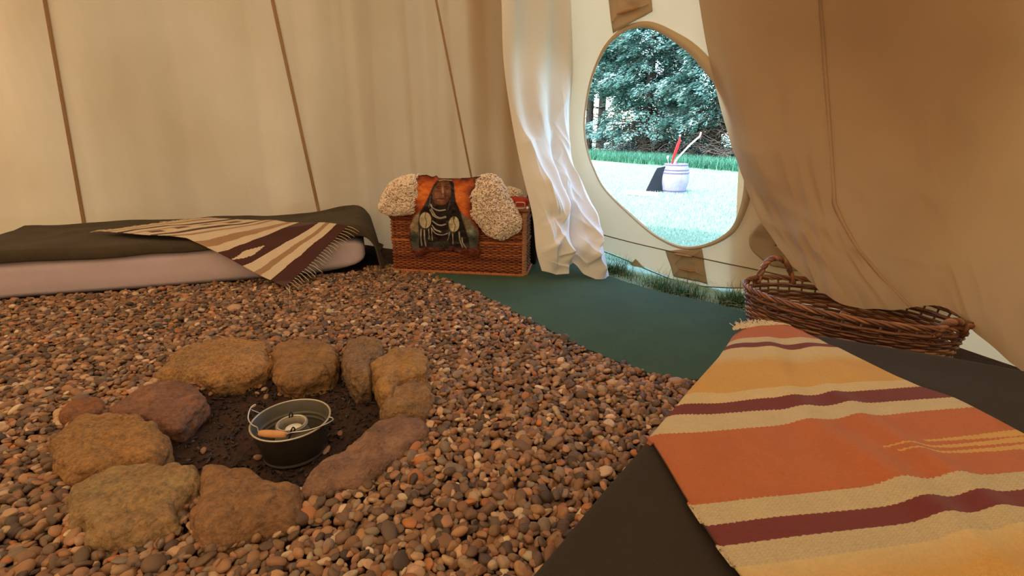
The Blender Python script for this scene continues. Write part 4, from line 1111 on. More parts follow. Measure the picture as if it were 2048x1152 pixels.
# sheepskins: front flap hanging over the edge plus the part lying on the lid
def c2(x, y): return (740 + x / 4.43, 320 + y / 4.43)
def frontplane(px, py, off): return onplane(px, py, np.array([hA[0], hA[1], 0]) - np.append(hy, 0) * off, np.append(hy, 0))
def sheepskin(outl, top, lab):
    q = np.array([c2(*p) for p in outl]); o2 = catmull(q, 90, closed=True)
    o3 = frontplane(o2[:, 0], o2[:, 1], .02)
    c0 = o3.mean(0); fw = -np.append(hy, 0)
    rows_ = []
    for a_, h_ in catmull(np.array([(.0, 1.0), (.4, .97), (.7, .84), (.88, .6), (.98, .3), (1.0, 0), (.97, -.2), (.8, -.25), (.0, -.25)]), 34):
        rows_.append(c0 * (1 - a_) + o3 * a_ + fw * (.055 * h_))
    P = np.array(rows_)
    P = P + fw * (.010 * fbm(P, 14))[..., None]
    mb = MB(); mb.add(P, gridfaces(34, 90, True))
    a0, a1, b0, b1, h0, h1 = top
    th_ = np.linspace(0, 2 * np.pi, 60, endpoint=False); ph_ = np.linspace(-np.pi / 2, np.pi / 2, 20)
    sg = lambda c, e: np.sign(c) * np.abs(c) ** e
    A_ = (a0 + a1) / 2 + sg(np.cos(ph_)[:, None], .6) * sg(np.cos(th_), .6) * (a1 - a0) / 2
    B_ = (b0 + b1) / 2 + sg(np.cos(ph_)[:, None], .6) * sg(np.sin(th_), .6) * (b1 - b0) / 2
    Z_ = (h0 + h1) / 2 + sg(np.sin(ph_)[:, None], .8) * (h1 - h0) / 2 + 0 * th_
    T3 = np.stack([hA[0] + hx[0] * A_ + hy[0] * B_, hA[1] + hx[1] * A_ + hy[1] * B_, Z_], -1)
    T3[..., 2] += .012 * fbm(T3, 12) * (T3[..., 2] > h0 + .02)
    mb.add(T3, gridfaces(20, 60, True))
    o = mb.build('sheepskin', M['fleece']); tag(o, lab, 'sheepskin')
    # curls
    cm = MB()
    def scatter(Pg, nn, wrap, mask):
        nr_, nc_ = Pg.shape[:2]
        A = Pg[:-1]; d1 = np.roll(Pg, -1, 1)[:-1] - A; d2 = Pg[1:] - A; nrm = np.cross(d1, d2); ar = np.linalg.norm(nrm, axis=-1); nrm = nrm / (ar[..., None] + 1e-12)
        ar = ar * mask(A, nrm); pr_ = ar.ravel() / ar.sum()
        pick = rng.choice(len(pr_), nn, p=pr_)
        a = A.reshape(-1, 3)[pick] + rng.random((nn, 1)) * d1.reshape(-1, 3)[pick] + rng.random((nn, 1)) * d2.reshape(-1, 3)[pick]
        return a, nrm.reshape(-1, 3)[pick]
    for Pg, nn, cc_ in ((P[:26], 1500, c0 - fw * .05), (T3, 1300, T3.mean((0, 1)))):
        a, nm_ = scatter(Pg, nn, True, lambda A, N_: np.ones(A.shape[:-1]))
        sgn = np.sign(((a - cc_) * nm_).sum(1)); nm_ = nm_ * np.where(sgn == 0, 1, sgn)[:, None]
        nm_ = np.where((nn == 1500), nm_, nm_)
        for p_, n_ in zip(a, nm_):
            t_ = rng.normal(0, 1, 3); t_[2] -= .8; t_ -= n_ * (t_ @ n_); t_ /= np.linalg.norm(t_) + 1e-9; b_ = np.cross(n_, t_)
            L_ = rng.uniform(.014, .026); s = np.linspace(0, 1, 6)[:, None]; w = rng.choice([-1, 1])
            c_ = p_ + n_ * (.012 * np.sin(s * 2.6)) + t_ * L_ * s * .9 + b_ * (.007 * np.sin(s * 4.5) * w)
            cm.tube(c_, rng.uniform(.0034, .0052) * np.array([.7, 1, 1.05, 1, .85, .5]), 4, cap=False)
    f = cm.build('fleece_curls', M['curl'], o); f['kind'] = 'stuff'
    return o
sheepskin([(895, 300), (925, 230), (945, 175), (1000, 150), (1090, 140), (1150, 190), (1195, 260), (1230, 340), (1290, 450), (1328, 540), (1318, 610), (1250, 655), (1165, 690), (1060, 655), (1000, 600), (960, 540), (905, 480), (905, 400)],
          (HL * .58, HL * .93, .10, .42, .492, .585), 'cream curly sheepskin draped over the right front of the wicker hamper')
sheepskin([(92, 425), (105, 370), (160, 255), (230, 190), (340, 150), (430, 150), (450, 240), (450, 380), (425, 450), (330, 465), (220, 475), (130, 455)],
          (-.06, HL * .56, .03, .40, .492, .59), 'cream sheepskin hanging over the left corner of the wicker hamper')

# ------------------------------------------------------------------ painted leather hide
x0_, x1_, y0_, y1_ = 335, 995, 122, 872
nx_, ny_ = 200, 226
gx_, gy_ = np.meshgrid(np.linspace(x0_, x1_, nx_), np.linspace(y0_, y1_, ny_))
hide = [(345, 205), (385, 180), (425, 165), (430, 136), (500, 130), (555, 148), (590, 138), (610, 160), (740, 163), (870, 158), (990, 140), (932, 170), (938, 230), (890, 290), (908, 340), (898, 380), (908, 430), (905, 490), (925, 540), (958, 580), (972, 650), (966, 720), (955, 765), (976, 800), (966, 870), (930, 840), (880, 850), (800, 830), (740, 800), (690, 805), (640, 795), (590, 812), (520, 812), (450, 852), (410, 850), (370, 800), (362, 740), (345, 690), (355, 640), (345, 590), (372, 520), (365, 460), (372, 400), (360, 330), (378, 280), (380, 240)]
nz = fbm(np.stack([gx_ / 60, gy_ / 60, 0 * gx_], -1), 1, 3, 4)
nf_ = fbm(np.stack([gx_ / 14, gy_ / 14, 0 * gx_], -1), 1, 8, 3)
img = np.zeros(gx_.shape + (3,)); 
og = np.array(srgb(206, 98, 34)); dkr = np.array(srgb(96, 34, 18)); hot = np.array(srgb(232, 132, 52))
hd_ = polydist(gx_, gy_, hide)
k = np.clip(hd_ / 70 + .25 * nz, 0, 1)[..., None]; img[:] = dkr * (1 - k) + og * k
k = np.exp(-(((gx_ - 470) / 60) ** 2 + ((gy_ - 290) / 50) ** 2))[..., None]; img = img * (1 - k * .8) + hot * k * .8
k = np.exp(-(((gx_ - 800) / 50) ** 2 + ((gy_ - 330) / 90) ** 2))[..., None]; img = img * (1 - k * .6) + hot * k * .6
k = np.exp(-(((gx_ - 400) / 60) ** 2 + ((gy_ - 420) / 70) ** 2))[..., None]; img = img * (1 - k * .8) + np.array(srgb(92, 32, 28)) * k * .8
def fill(poly, c, soft=6, op=1.0, tex=0.0):
    global img
    d = polydist(gx_, gy_, poly); a = np.clip(d / soft + .5, 0, 1) * op
    cc_ = np.array(srgb(*c)) * (1 + tex * nf_)[..., None] if tex else np.array(srgb(*c)) + 0 * img
    img = img * (1 - a[..., None]) + cc_ * a[..., None]
def stroke(pts, w, c, op=1.0, n_=24):
    global img
    q = catmull(np.array(pts, float), n_); d = np.full(gx_.shape, 1e9)
    for i in range(n_ - 1): d = np.minimum(d, segdist(gx_, gy_, *q[i], *q[i + 1]))
    a = np.clip((w - d) / 2.5 + .5, 0, 1) * op; img = img * (1 - a[..., None]) + np.array(srgb(*c)) * a[..., None]
def blob(x_, y_, rx, ry, c, op=1.0, rot_=0):
    global img
    cx_, sx_ = math.cos(rot_), math.sin(rot_); u1 = (gx_ - x_) * cx_ + (gy_ - y_) * sx_; v1 = -(gx_ - x_) * sx_ + (gy_ - y_) * cx_
    a = np.exp(-((u1 / rx) ** 2 + (v1 / ry) ** 2)) * op; img = img * (1 - a[..., None]) + np.array(srgb(*c)) * a[..., None]
# shoulders and robe
fill([(440, 450), (380, 520), (345, 600), (350, 690), (360, 740), (370, 800), (500, 800), (700, 795), (880, 800), (965, 780), (960, 640), (900, 540), (800, 460), (620, 420)], (84, 84, 76), 20, 1, .25)
fill([(440, 450), (380, 520), (350, 600), (420, 640), (450, 520)], (160, 138, 112), 16, .8, .2)
fill([(800, 460), (890, 530), (930, 620), (860, 640), (820, 540)], (142, 122, 98), 16, .8, .2)
blob(385, 700, 40, 50, (44, 54, 50), .9); blob(900, 640, 22, 40, (120, 140, 128), .8, -.5); blob(930, 730, 40, 60, (48, 46, 44), .9)
blob(370, 600, 14, 40, (168, 118, 80), .6)
# dark hair falling to the chest
fill([(600, 182), (650, 165), (728, 172), (742, 210), (750, 300), (765, 380), (800, 460), (830, 560), (870, 680), (890, 790), (700, 798), (520, 795), (430, 780), (440, 660), (425, 560), (440, 470), (480, 400), (520, 320), (550, 250), (575, 205)], (28, 20, 20), 8, 1, .3)
stroke([(600, 190), (560, 230), (530, 320), (490, 400), (450, 470)], 3, (70, 56, 52), .7); stroke([(740, 200), (752, 300), (770, 390), (810, 470), (850, 600)], 3, (74, 60, 56), .6)
stroke([(615, 182), (660, 175), (725, 180)], 5, (176, 150, 124), .9)
# the face
fill([(600, 210), (640, 186), (700, 188), (716, 230), (716, 310), (700, 360), (668, 395), (620, 402), (578, 385), (556, 340), (552, 290), (570, 240)], (112, 66, 46), 10, 1, .12)
blob(585, 300, 22, 45, (168, 110, 76), .7, .2); blob(690, 285, 14, 30, (150, 98, 70), .6); blob(625, 208, 26, 16, (150, 100, 70), .7); blob(645, 270, 9, 40, (206, 158, 118), .8, -.1)
blob(625, 375, 22, 12, (160, 108, 80), .7)
blob(700, 350, 22, 50, (44, 24, 20), .75); blob(568, 350, 14, 40, (58, 32, 26), .6); blob(664, 300, 8, 30, (58, 30, 24), .6)
stroke([(585, 246), (605, 236), (630, 240)], 3.5, (36, 20, 18), .9); stroke([(662, 240), (685, 236), (704, 244)], 3.5, (36, 20, 18), .9)
blob(608, 254, 16, 6, (34, 18, 16), .95); blob(684, 254, 13, 6, (30, 16, 14), .95); blob(610, 262, 14, 3, (160, 108, 78), .5)
stroke([(628, 296), (642, 304), (656, 296)], 3, (44, 22, 18), .8)
stroke([(588, 346), (612, 340), (634, 344), (658, 346)], 3.5, (40, 18, 16), .95); stroke([(600, 336), (618, 332), (650, 337)], 3, (150, 84, 66), .8); stroke([(600, 356), (628, 358), (650, 354)], 4, (170, 104, 84), .8)
stroke([(596, 300), (584, 330), (586, 352)], 2.5, (60, 34, 28), .7); stroke([(664, 308), (676, 330), (672, 352)], 2.5, (40, 22, 18), .7)
stroke([(610, 200), (640, 204), (680, 200)], 2, (80, 46, 36), .6); stroke([(612, 215), (645, 219), (684, 214)], 2, (80, 46, 36), .6)
# necklaces
for pts in ([(540, 395), (560, 425), (610, 448), (665, 442)], [(535, 440), (560, 490), (610, 518), (672, 508)], [(545, 430), (575, 485), (620, 512), (670, 500)],
            [(555, 540), (590, 570), (630, 580), (672, 568)], [(550, 580), (575, 615), (625, 638)], [(540, 600), (580, 650), (640, 665), (690, 650)]):
    stroke(pts, 5.5 if pts[0][1] < 590 else 3, (150, 142, 130), .95); stroke([(a, b - 2) for a, b in pts], 2, (212, 204, 190), .8)
for i in range(6): stroke([(560, 690 + i * 14), (620, 704 + i * 14), (700, 690 + i * 14)], 2, (76, 66, 60), .6)
# two pale discs with feather pendants
for (cx_, cy_, rx, ry) in ((491, 533, 56, 76), (744, 568, 50, 72)):
    e_ = [(cx_ + rx * math.cos(t), cy_ + ry * math.sin(t)) for t in np.linspace(0, 2 * np.pi, 28, endpoint=False)]
    fill([(a + 2, b + 3) for a, b in e_], (30, 22, 20), 4); fill([(cx_ + (a - cx_) * .94, cy_ + (b - cy_) * .94) for a, b in e_], (196, 184, 152), 4, 1, .1)
    blob(cx_ - rx * .5, cy_ + ry * .2, rx * .4, ry * .6, (160, 148, 120), .6)
    stroke([(cx_ + 4, cy_ - ry + 4), (cx_ - 4, cy_ - 25), (cx_ + 10, cy_ + 15), (cx_, cy_ + ry - 8)], 3, (34, 26, 20), .95)
blob(742, 515, 10, 16, (30, 22, 20), .9)
for (x_, y_, l_, dx_) in ((452, 615, 140, 8), (482, 620, 140, 16), (520, 610, 90, 4), (545, 600, 110, 8), (705, 640, 70, -18), (735, 650, 90, 2), (790, 640, 130, 30), (815, 690, 90, 40)):
    stroke([(x_, y_), (x_ + dx_ * .2, y_ + l_ * .5), (x_ + dx_, y_ + l_)], 6 if x_ < 500 or x_ > 780 else 3.5, (150, 140, 126), .85); stroke([(x_ - 1, y_ + 4), (x_ + dx_ * .2, y_ + l_ * .4)], 2.5, (206, 198, 184), .8)
stroke([(536, 320), (530, 370), (524, 420)], 3, (120, 110, 104), .8); stroke([(712, 360), (700, 400), (690, 440)], 2.5, (110, 100, 94), .8)
# dark red-brown lower margin
k = np.clip((gy_ - 770 + 20 * nz) / 40, 0, 1)[..., None]; img = img * (1 - k) + np.array(srgb(92, 36, 22)) * (1 + .3 * nf_[..., None]) * k
k = np.clip((14 - hd_) / 12, 0, 1)[..., None] * .7; img = img * (1 - k) + np.array(srgb(64, 24, 16)) * k
img = np.clip(img, .004, 1)
pxx, pyy = 740 + gx_ / 4.43, 320 + gy_ / 4.43
off = np.full(gx_.shape, .075); P = None
for _ in range(12):              # leans back above the lid and hangs against the front
    r_ = rays(pxx, pyy); nrm = np.append(hy, 0); P0 = np.array([hA[0], hA[1], 0])
    kk = ((P0 - CAM) @ nrm - off) / (r_ @ nrm); P = CAM + r_ * kk[..., None]
    tgt = .030 + .035 * np.clip((P[..., 2] - .25) / .25, 0, 1)
    off = off * .5 + tgt * .5
P = P - np.append(hy, 0) * (.006 * nz)[..., None]
F = gridfaces(ny_, nx_)
fx = gx_.ravel()[F].mean(1); fy = gy_.ravel()[F].mean(1)
keepf = inpoly(fx, fy, hide)
# drop unused vertices
F = F[keepf]; usedv, inv = np.unique(F, return_inverse=True); F = inv.reshape(-1, 4)
o = link('painted_hide', mesh_np('painted_hide', P.reshape(-1, 3)[usedv], F, colors=img.reshape(-1, 3)[usedv]), M['hide']); thicken(o, .003)
tag(o, 'orange leather hide painted with a long-haired person in necklaces, hung over the hamper front', 'leather hide')

# ------------------------------------------------------------------ oval log basket
bC = np.array([1.485, 2.035]); ba = np.array([.74, -.672]); bb_ = np.array([.672, .74]); BA, BB, BH = .418, .255, .275
bk_ = empty('oval_basket', (bC[0], bC[1], .0)); bk_.rotation_euler = (0, 0, math.atan2(ba[1], ba[0]))
tag(bk_, 'long oval brown wicker basket with handles behind the right-hand bed, below the sagging canvas', 'basket')
WB = [srgb(132, 86, 60), srgb(106, 66, 46), srgb(158, 106, 72), srgb(90, 56, 40)]
def oval(t, z):
    k = .86 + .14 * np.clip(z / BH, 0, 1); return np.stack([BA * k * np.cos(t), BB * k * np.sin(t), z + 0 * t], -1)
mb = MB(); nst = 41; tt = np.linspace(0, 2 * np.pi, nst * 6 + 1)
for j in range(22):
    z = .015 + j * .0108
    if j in (19,): continue
    w = .0055 * np.cos(tt * nst / 1.0 / 2 * 2 + np.pi * j) if False else .0055 * np.cos(tt * (nst // 2 + .0) + np.pi * j)
    P = oval(tt, z + .0015 * np.sin(tt * 3 + j)); nn = P * [1, 1, 0]; nn /= np.linalg.norm(nn, axis=1)[:, None]
    mb.tube(P + nn * w[:, None], .0068 * rng.uniform(.85, 1.15), 5, col=np.array(WB[rng.integers(0, 4)]) * rng.uniform(.85, 1.15), cap=False)
for a_ in np.arange(nst // 2 * 2) / (nst // 2 * 2) * 2 * np.pi + .08:
    mb.tube(np.array([oval(np.array(a_), zz1) for zz1 in np.linspace(.005, BH, 6)]), .0045, 5, col=WB[1])
th_ = np.linspace(0, 2 * np.pi, 60, endpoint=False)
mb.add(np.array([np.stack([BA * .85 * s * np.cos(th_), BB * .85 * s * np.sin(th_), .012 + 0 * th_], -1) for s in np.linspace(.02, 1, 12)]), gridfaces(12, 60, True), col=WB[3])
mb.build('woven_side', M['wicker'], bk_)
rm = MB(); t = np.linspace(0, 2 * np.pi, 520)
for s in range(4):
    ph = 2 * np.pi * s / 4; P = oval(t, BH + .008 * np.cos(t * 15 + ph)); nn = P * [1, 1, 0]; nn /= np.linalg.norm(nn, axis=1)[:, None]
    rm.tube(P + nn * (.008 * np.sin(t * 15 + ph))[:, None], .0064, 6, col=np.array(WB[s % 3]), cap=False)
rm.build('rolled_rim', M['wicker'], bk_)
def handle(tm, span, h, inward=0.0):
    hm = MB()
    for s in range(3):
        ph = 2 * np.pi * s / 3; u1 = np.linspace(-1, 1, 60); tc_ = tm + span * u1
        P = oval(tc_, BH + 0 * tc_); P[:, 2] = BH - .03 + h * (1 - np.abs(u1) ** 2.6) + .006 * np.cos(u1 * 14 + ph)
        nn = P * [1, 1, 0]; nn /= np.linalg.norm(nn, axis=1)[:, None]
        hm.tube(P + nn * (.008 * np.sin(u1 * 14 + ph))[:, None], .0095, 7, col=np.array(WB[s]))
    hm.build('handle', M['wicker'], bk_)
handle(math.pi * .80, .29, .13); handle(-math.pi * .16, .20, .062)
MB().tube(np.array([[.02, -.235, .20], [.025, -.225, .262], [.03, -.222, .288]]), .013, 8, col=srgb(110, 62, 42)).build('side_loop', M['wicker'], bk_)

# ------------------------------------------------------------------ grass
def blades(n_, xyf, hfun, wfun, pal_, bend=.5, z0=-.02, seg=3):
    xy = xyf(n_); n_ = len(xy); an = rng.random(n_) * 2 * np.pi; h = hfun(n_); w = wfun(n_)
    d = np.stack([np.cos(an), np.sin(an), 0 * an], 1); sd_ = np.stack([-np.sin(an), np.cos(an), 0 * an], 1)
    be = rng.uniform(.2, 1, n_) * bend; b = np.concatenate([xy, np.full((n_, 1), z0)], 1); rows_ = []
    for s in np.linspace(0, 1, seg + 1):
        c = b + d * (h * be * s ** 2)[:, None] + np.array([0, 0, 1]) * (h * (s - .35 * be * s ** 2))[:, None]; ww = (w * (1 - s * .93))[:, None]
        rows_ += [c - sd_ * ww, c + sd_ * ww]
    V = np.stack(rows_, 1); k = 2 * (seg + 1)
    f = np.array([(2 * i, 2 * i + 1, 2 * i + 3, 2 * i + 2) for i in range(seg)])
    F = (f[None] + (np.arange(n_) * k)[:, None, None]).reshape(-1, 4)
    c = np.array(pal_)[rng.integers(0, len(pal_), n_)] * rng.uniform(.75, 1.25, (n_, 1))
    return V.reshape(-1, 3), F, np.repeat(c, k, 0)
GP = [(.34, .50, .34), (.40, .56, .40), (.47, .60, .44), (.48, .60, .42), (.28, .44, .29)]
def lawn_xy(n_):
    px_ = rng.uniform(1130, 1560, n_ * 1); d_ = 3.6 + (14.5 - 3.6) * rng.random(n_) ** 1.25
    x = (px_ - 1024) / FOC * (d_ * CP + SP); xy = np.stack([x, d_], 1)
    return xy[((xy - PA[:2]) @ np.array([.7071, .7071])) > .12]
V, F, C = blades(90000, lawn_xy, lambda n_: rng.uniform(.02, .05, n_), lambda n_: rng.uniform(.003, .006, n_), GP, .8, -.022, 2)
o = link('lawn_grass', mesh_np('lawn_grass', V, F, colors=C, smooth=False), M['grass']); tag(o, 'short sunlit mown grass outside the doorway', 'grass', kind='stuff')
# rough long grass at the foot of the trees
def rough_xy(n_):
    t = rng.random(n_); A_ = np.array([2.3, 20.5]); B_ = np.array([7.2, 12.0]); return A_ + (B_ - A_) * t[:, None] + rng.uniform(-1.5, .4, (n_, 1)) * np.array([.866, .5]) * -1 * -1
V, F, C = blades(22000, rough_xy, lambda n_: rng.uniform(.12, .34, n_), lambda n_: rng.uniform(.008, .014, n_), [(.05, .20, .11), (.08, .26, .14), (.12, .34, .18), (.04, .15, .09)], .8, -.02, 3)
o = link('rough_grass', mesh_np('rough_grass', V, F, colors=C, smooth=False), M['grass']); tag(o, 'longer dark green grass along the foot of the conifers', 'grass', kind='stuff')
# tufts under the canvas edge
line = onz(*np.array([(1215, 540), (1240, 545), (1290, 565), (1350, 585), (1420, 600), (1470, 605), (1500, 612), (1530, 618)], float).T, 0)[:, :2]
def tuft_xy(n_):
    c = catmull(line, 200)[rng.integers(0, 200, n_)]; clump = .5 + .5 * vnoise(np.concatenate([c * 9, np.zeros((n_, 1))], 1))
    c = c[rng.random(n_) < clump ** 2.5 * 1.3 + .06]
    return c + rng.normal(0, .035, c.shape) + rng.uniform(-.02, .05, (len(c), 1)) * .7071
V, F, C = blades(5200, tuft_xy, lambda n_: np.minimum(rng.lognormal(-2.6, .5, n_), .17), lambda n_: rng.uniform(.0014, .0034, n_), [(.015, .075, .02), (.03, .12, .035), (.06, .19, .06), (.08, .18, .06), (.22, .20, .10)], 1.25, -.015, 4)
o = link('grass_tufts', mesh_np('grass_tufts', V, F, colors=C, smooth=False), M['grass']); tag(o, 'ragged green grass tufts growing along the mat edge under the door canvas', 'grass', kind='stuff')
# dry straw bits lying on the edge of the mat
mb = MB()
for i in range(70):
    c = catmull(line, 200)[rng.integers(0, 200)] - .7071 * rng.uniform(.02, .10) + rng.normal(0, .02, 2); a_ = rng.random() * 6.3; L_ = rng.uniform(.02, .06)
    t = np.linspace(0, 1, 5)[:, None]; p = np.concatenate([c + np.array([math.cos(a_), math.sin(a_)]) * L_ * t + .006 * np.sin(t * 4) * [1, -1], .018 + .004 * np.sin(t * 3)], 1)
    mb.tube(p, .0011, 4, col=(.42, .34, .22))
o = mb.build('dry_straw', M['wicker']); tag(o, 'scattered dry straw along the edge of the green mat by the doorway', 'straw', kind='stuff')
# low leafy weeds outside right of the doorway foot
# ------------------------------------------------------------------ conifers
def conifer(x, y, H, rad, nspray, lab, z0=.7, tone=1.0, seed=0, face=None):
    r2 = np.random.default_rng(seed)
    root = empty('conifer_tree', (x, y, -.03)); tag(root, lab, 'tree', 'conifers beyond the lawn')
    MB().tube(np.array([(0, 0, 0), (.03, .02, H * .3), (0, .05, H * .65), (0, 0, H * .98)]), np.array([.16, .13, .08, .02]) * H / 7, 10).build('trunk', M['bark'], root)
    Vs = []; Cs = []
    zz1 = z0 + (H - z0) * r2.random(nspray) ** 1.15; an = r2.random(nspray) * 2 * np.pi
    env = rad * (1 - ((zz1 - z0) / (H - z0)) ** 1.3) * (.75 + .25 * np.sin(zz1 * 4.3 + seed)) + .15
    rr_ = env * r2.uniform(.55, 1.05, nspray)
    nl = 44
    for i in range(nspray):
        o_ = np.array([rr_[i] * math.cos(an[i]), rr_[i] * math.sin(an[i]), zz1[i] - .12 * rr_[i]])
        d = np.array([math.cos(an[i]), math.sin(an[i]), -.28]); d /= np.linalg.norm(d); s = np.array([-math.sin(an[i]), math.cos(an[i]), r2.normal(0, .15)]); nn = np.cross(d, s)
        sc = r2.uniform(.38, .75)
        t = r2.random(nl); side = r2.choice([-1, 1], nl); lat = side * (1 - t) ** .7 * r2.uniform(.2, 1, nl) * .62
        c = o_ + (d * ((t - .25) * sc)[:, None]) + s * (lat * sc)[:, None] + nn * (r2.normal(0, .04, nl) - .25 * (lat ** 2) * sc)[:, None] + np.array([0, 0, -.25]) * (t ** 2 * sc)[:, None]
        ld = d[None] * (.5 + .5 * t)[:, None] + s[None] * (lat * 1.8)[:, None] + r2.normal(0, .18, (nl, 3)); ld /= np.linalg.norm(ld, axis=1)[:, None]
        lw = np.cross(ld, nn[None] + r2.normal(0, .35, (nl, 3))); lw /= np.linalg.norm(lw, axis=1)[:, None]
        L_ = r2.uniform(.09, .17, nl)[:, None]; W_ = r2.uniform(.020, .036, nl)[:, None]
        Vs.append(np.stack([c - ld * L_ * .5, c + lw * W_, c + ld * L_ * .6, c - lw * W_], 1))
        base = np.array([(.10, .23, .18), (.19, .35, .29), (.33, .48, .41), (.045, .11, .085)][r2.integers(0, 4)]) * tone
        Cs.append(np.repeat(base * r2.uniform(.7, 1.3, (nl, 1)), 4, 0))
    V = np.concatenate(Vs).reshape(-1, 3); F = np.arange(len(V)).reshape(-1, 4)
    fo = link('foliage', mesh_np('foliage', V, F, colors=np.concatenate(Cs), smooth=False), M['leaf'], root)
    br = MB()
    for i in range(46):
        a_ = r2.random() * 2 * np.pi; zb = r2.uniform(.35, H * .55); L_ = r2.uniform(.5, 1.0) * rad
        t = np.linspace(0, 1, 6)[:, None]; p = np.concatenate([np.array([math.cos(a_), math.sin(a_)]) * L_ * t, zb - .25 * L_ * t ** 2 + .08 * np.sin(t * 7 + i)], 1)
        br.tube(p, np.linspace(.022, .006, 6), 5)
    br.build('branches', M['bark'], root)
TR = [(3.15, 21.0, 7.5, 2.0, 900, 'tall feathery conifer behind the pale gap at the far left of the doorway view', 2.7, 1.0),
      (5.1, 19.4, 8.0, 2.2, 1250, 'broad conifer standing directly behind the lilac barrel, left of centre in the doorway', 1.0, .95),
      (6.9, 17.2, 8.0, 2.1, 1250, 'bright feathery conifer above the two bows in the doorway view', 1.35, 1.0),
      (8.0, 14.7, 7.0, 1.9, 1100, 'conifer at the right edge of the doorway view, nearest of the row', 1.45, .95)]
for i, (x, y, H, r_, ns, lab, z0, tn) in enumerate(TR): conifer(x, y, H, r_, ns, lab, z0, tn, seed=20 + i)
BT = [(6.8, 23.2, 9.5, 2.5, 'shade-darkened conifer filling the gap behind the barrel, in the second row'), (9.4, 20.0, 9.5, 2.5, 'shade-darkened conifer of the second row behind the two bows'), (11.0, 16.5, 9, 2.5, 'shade-darkened conifer of the second row at the right edge of the doorway'), (4.6, 26.5, 9.5, 2.0, 'farthest shade-darkened conifer, seen at the top left of the doorway')]
for i, (x, y, H, r_, lab) in enumerate(BT): conifer(x, y, H, r_, 1300, lab, 3.0 if i == 3 else .1, .38, seed=60 + i)  # low tone paints the shade behind the front row into the foliage
# dark undergrowth and dead twigs under the skirts
mb = MB(); r3 = np.random.default_rng(5)
for i in range(900):
    t = r3.random(); A_ = np.array([3.0, 21.2]); B_ = np.array([8.2, 12.6]); c = A_ + (B_ - A_) * t + r3.uniform(.1, 1.6) * np.array([.855, .52])
    z = r3.uniform(.02, 1.5); a_ = r3.random() * 6.3; L_ = r3.uniform(.3, 1.1); s = np.linspace(0, 1, 6)[:, None]
    p = np.concatenate([c + np.array([math.cos(a_), math.sin(a_)]) * L_ * s + .08 * np.sin(s * 5 + i) * [1, -1], z + r3.normal(0, .25) * s + .07 * np.sin(s * 8 + i * 2)], 1)
    mb.tube(p, np.linspace(.012, .004, 6) * r3.uniform(.6, 1.5), 4)
o = mb.build('dead_twigs', M['twig']); tag(o, 'tangle of dead twigs and low branches under the conifers', 'twigs', kind='stuff')

# ------------------------------------------------------------------ barrel with bows, board, sawdust
bb0 = onz(np.array(1353.), np.array(386.), -.01); dist = bb0[1]
zc_ = bb0[1] * CP + 1.01 * SP; ppm = FOC / zc_
BR = 26.5 / ppm; BHt = 57 / ppm * 1.0
brl = empty('wooden_barrel', (bb0[0], bb0[1] + BR * .7, -.02)); tag(brl, 'small pale lilac wooden barrel standing on the lawn with two bows in it', 'barrel')
th_ = np.linspace(0, 2 * np.pi, 18 * 8, endpoint=False); groove = 1 - .022 * (np.abs(((th_ / (2 * np.pi) * 18) % 1) - .5) > .42)
zs = np.linspace(0, 1, 20); rad = BR * (.80 + .22 * np.sin(np.pi * (zs * .92 + .04)) ** 1.2)
outer_ = [(np.stack([r_ * groove * np.cos(th_), r_ * groove * np.sin(th_), z * BHt + 0 * th_], -1)) for r_, z in zip(rad, zs)]
inner_ = [(np.stack([r_ * .90 * np.cos(th_), r_ * .90 * np.sin(th_), z * BHt + 0 * th_], -1)) for r_, z in zip(rad[::-1], zs[::-1])]
bot = [np.stack([.02 * np.cos(th_), .02 * np.sin(th_), .02 + 0 * th_], -1)]
MB().add(np.array(outer_ + inner_ + bot), gridfaces(41, len(th_), True)).build('staves', M['barrel'], brl)
for zf_ in (.10, .70, .80, .97):
    rz_ = np.interp(zf_, zs, rad) + .002; h_ = .022
    MB().lathe([(rz_ - .004, (zf_ - .0) * BHt - h_ * .5), (rz_ + .004, zf_ * BHt - h_ * .5), (rz_ + .004, zf_ * BHt + h_ * .5), (rz_ - .004, zf_ * BHt + h_ * .5)], 48).build('hoop', M['hoop'], brl)
top_z = BHt - .02; by = bb0[1] + BR * .7
def pz(x_, y_, dY=0): return ony(np.array(1240 + x_ / 6.4), np.array(240 + y_ / 6.4), by + dY)
redp = catmull(np.array([pz(690, 640, .03), pz(670, 540, .02), pz(690, 440, 0), pz(725, 330, 0), pz(758, 250, 0), pz(770, 200, 0)]), 40)
rw = empty('red_bow', tuple(redp[0])); tag(rw, 'red bow standing nearly upright in the barrel', 'bow')
MB().tube(redp - redp[0], np.interp(np.linspace(0, 1, 40), [0, .15, .9, 1], [.010, .011, .009, .006]), 8).build('limb', M['bow_red'], rw)
fr = redp[8:36] - redp[0]; n_ = len(fr)
wd_ = .045 * np.sin(np.linspace(0.1, 3.0, n_)) ** .8
V = np.concatenate([fr + [.004, 0, 0], fr + np.stack([wd_, 0 * wd_, -.1 * wd_], 1), fr + np.stack([wd_, 0 * wd_ + .012, -.1 * wd_], 1), fr + [.004, .012, 0]])
MB().add(V, gridfaces(4, n_)).build('blade', M['bow_red'], rw)
MB().tube(np.array([redp[-3], redp[-1] + [0, 0, .015]]) - redp[0], .014, 8).build('tip', M['bow_white'], rw)['label'] = 'white tip'
wp = catmull(np.array([pz(700, 620, 0), pz(715, 520, -.01), pz(800, 420, -.02), pz(900, 315, -.02), pz(985, 240, -.02), pz(1020, 210, -.02), pz(1038, 155, -.02)]), 50)
ww = empty('pale_bow', tuple(wp[0])); tag(ww, 'pale bow with pink ends leaning to the right in the barrel', 'bow')
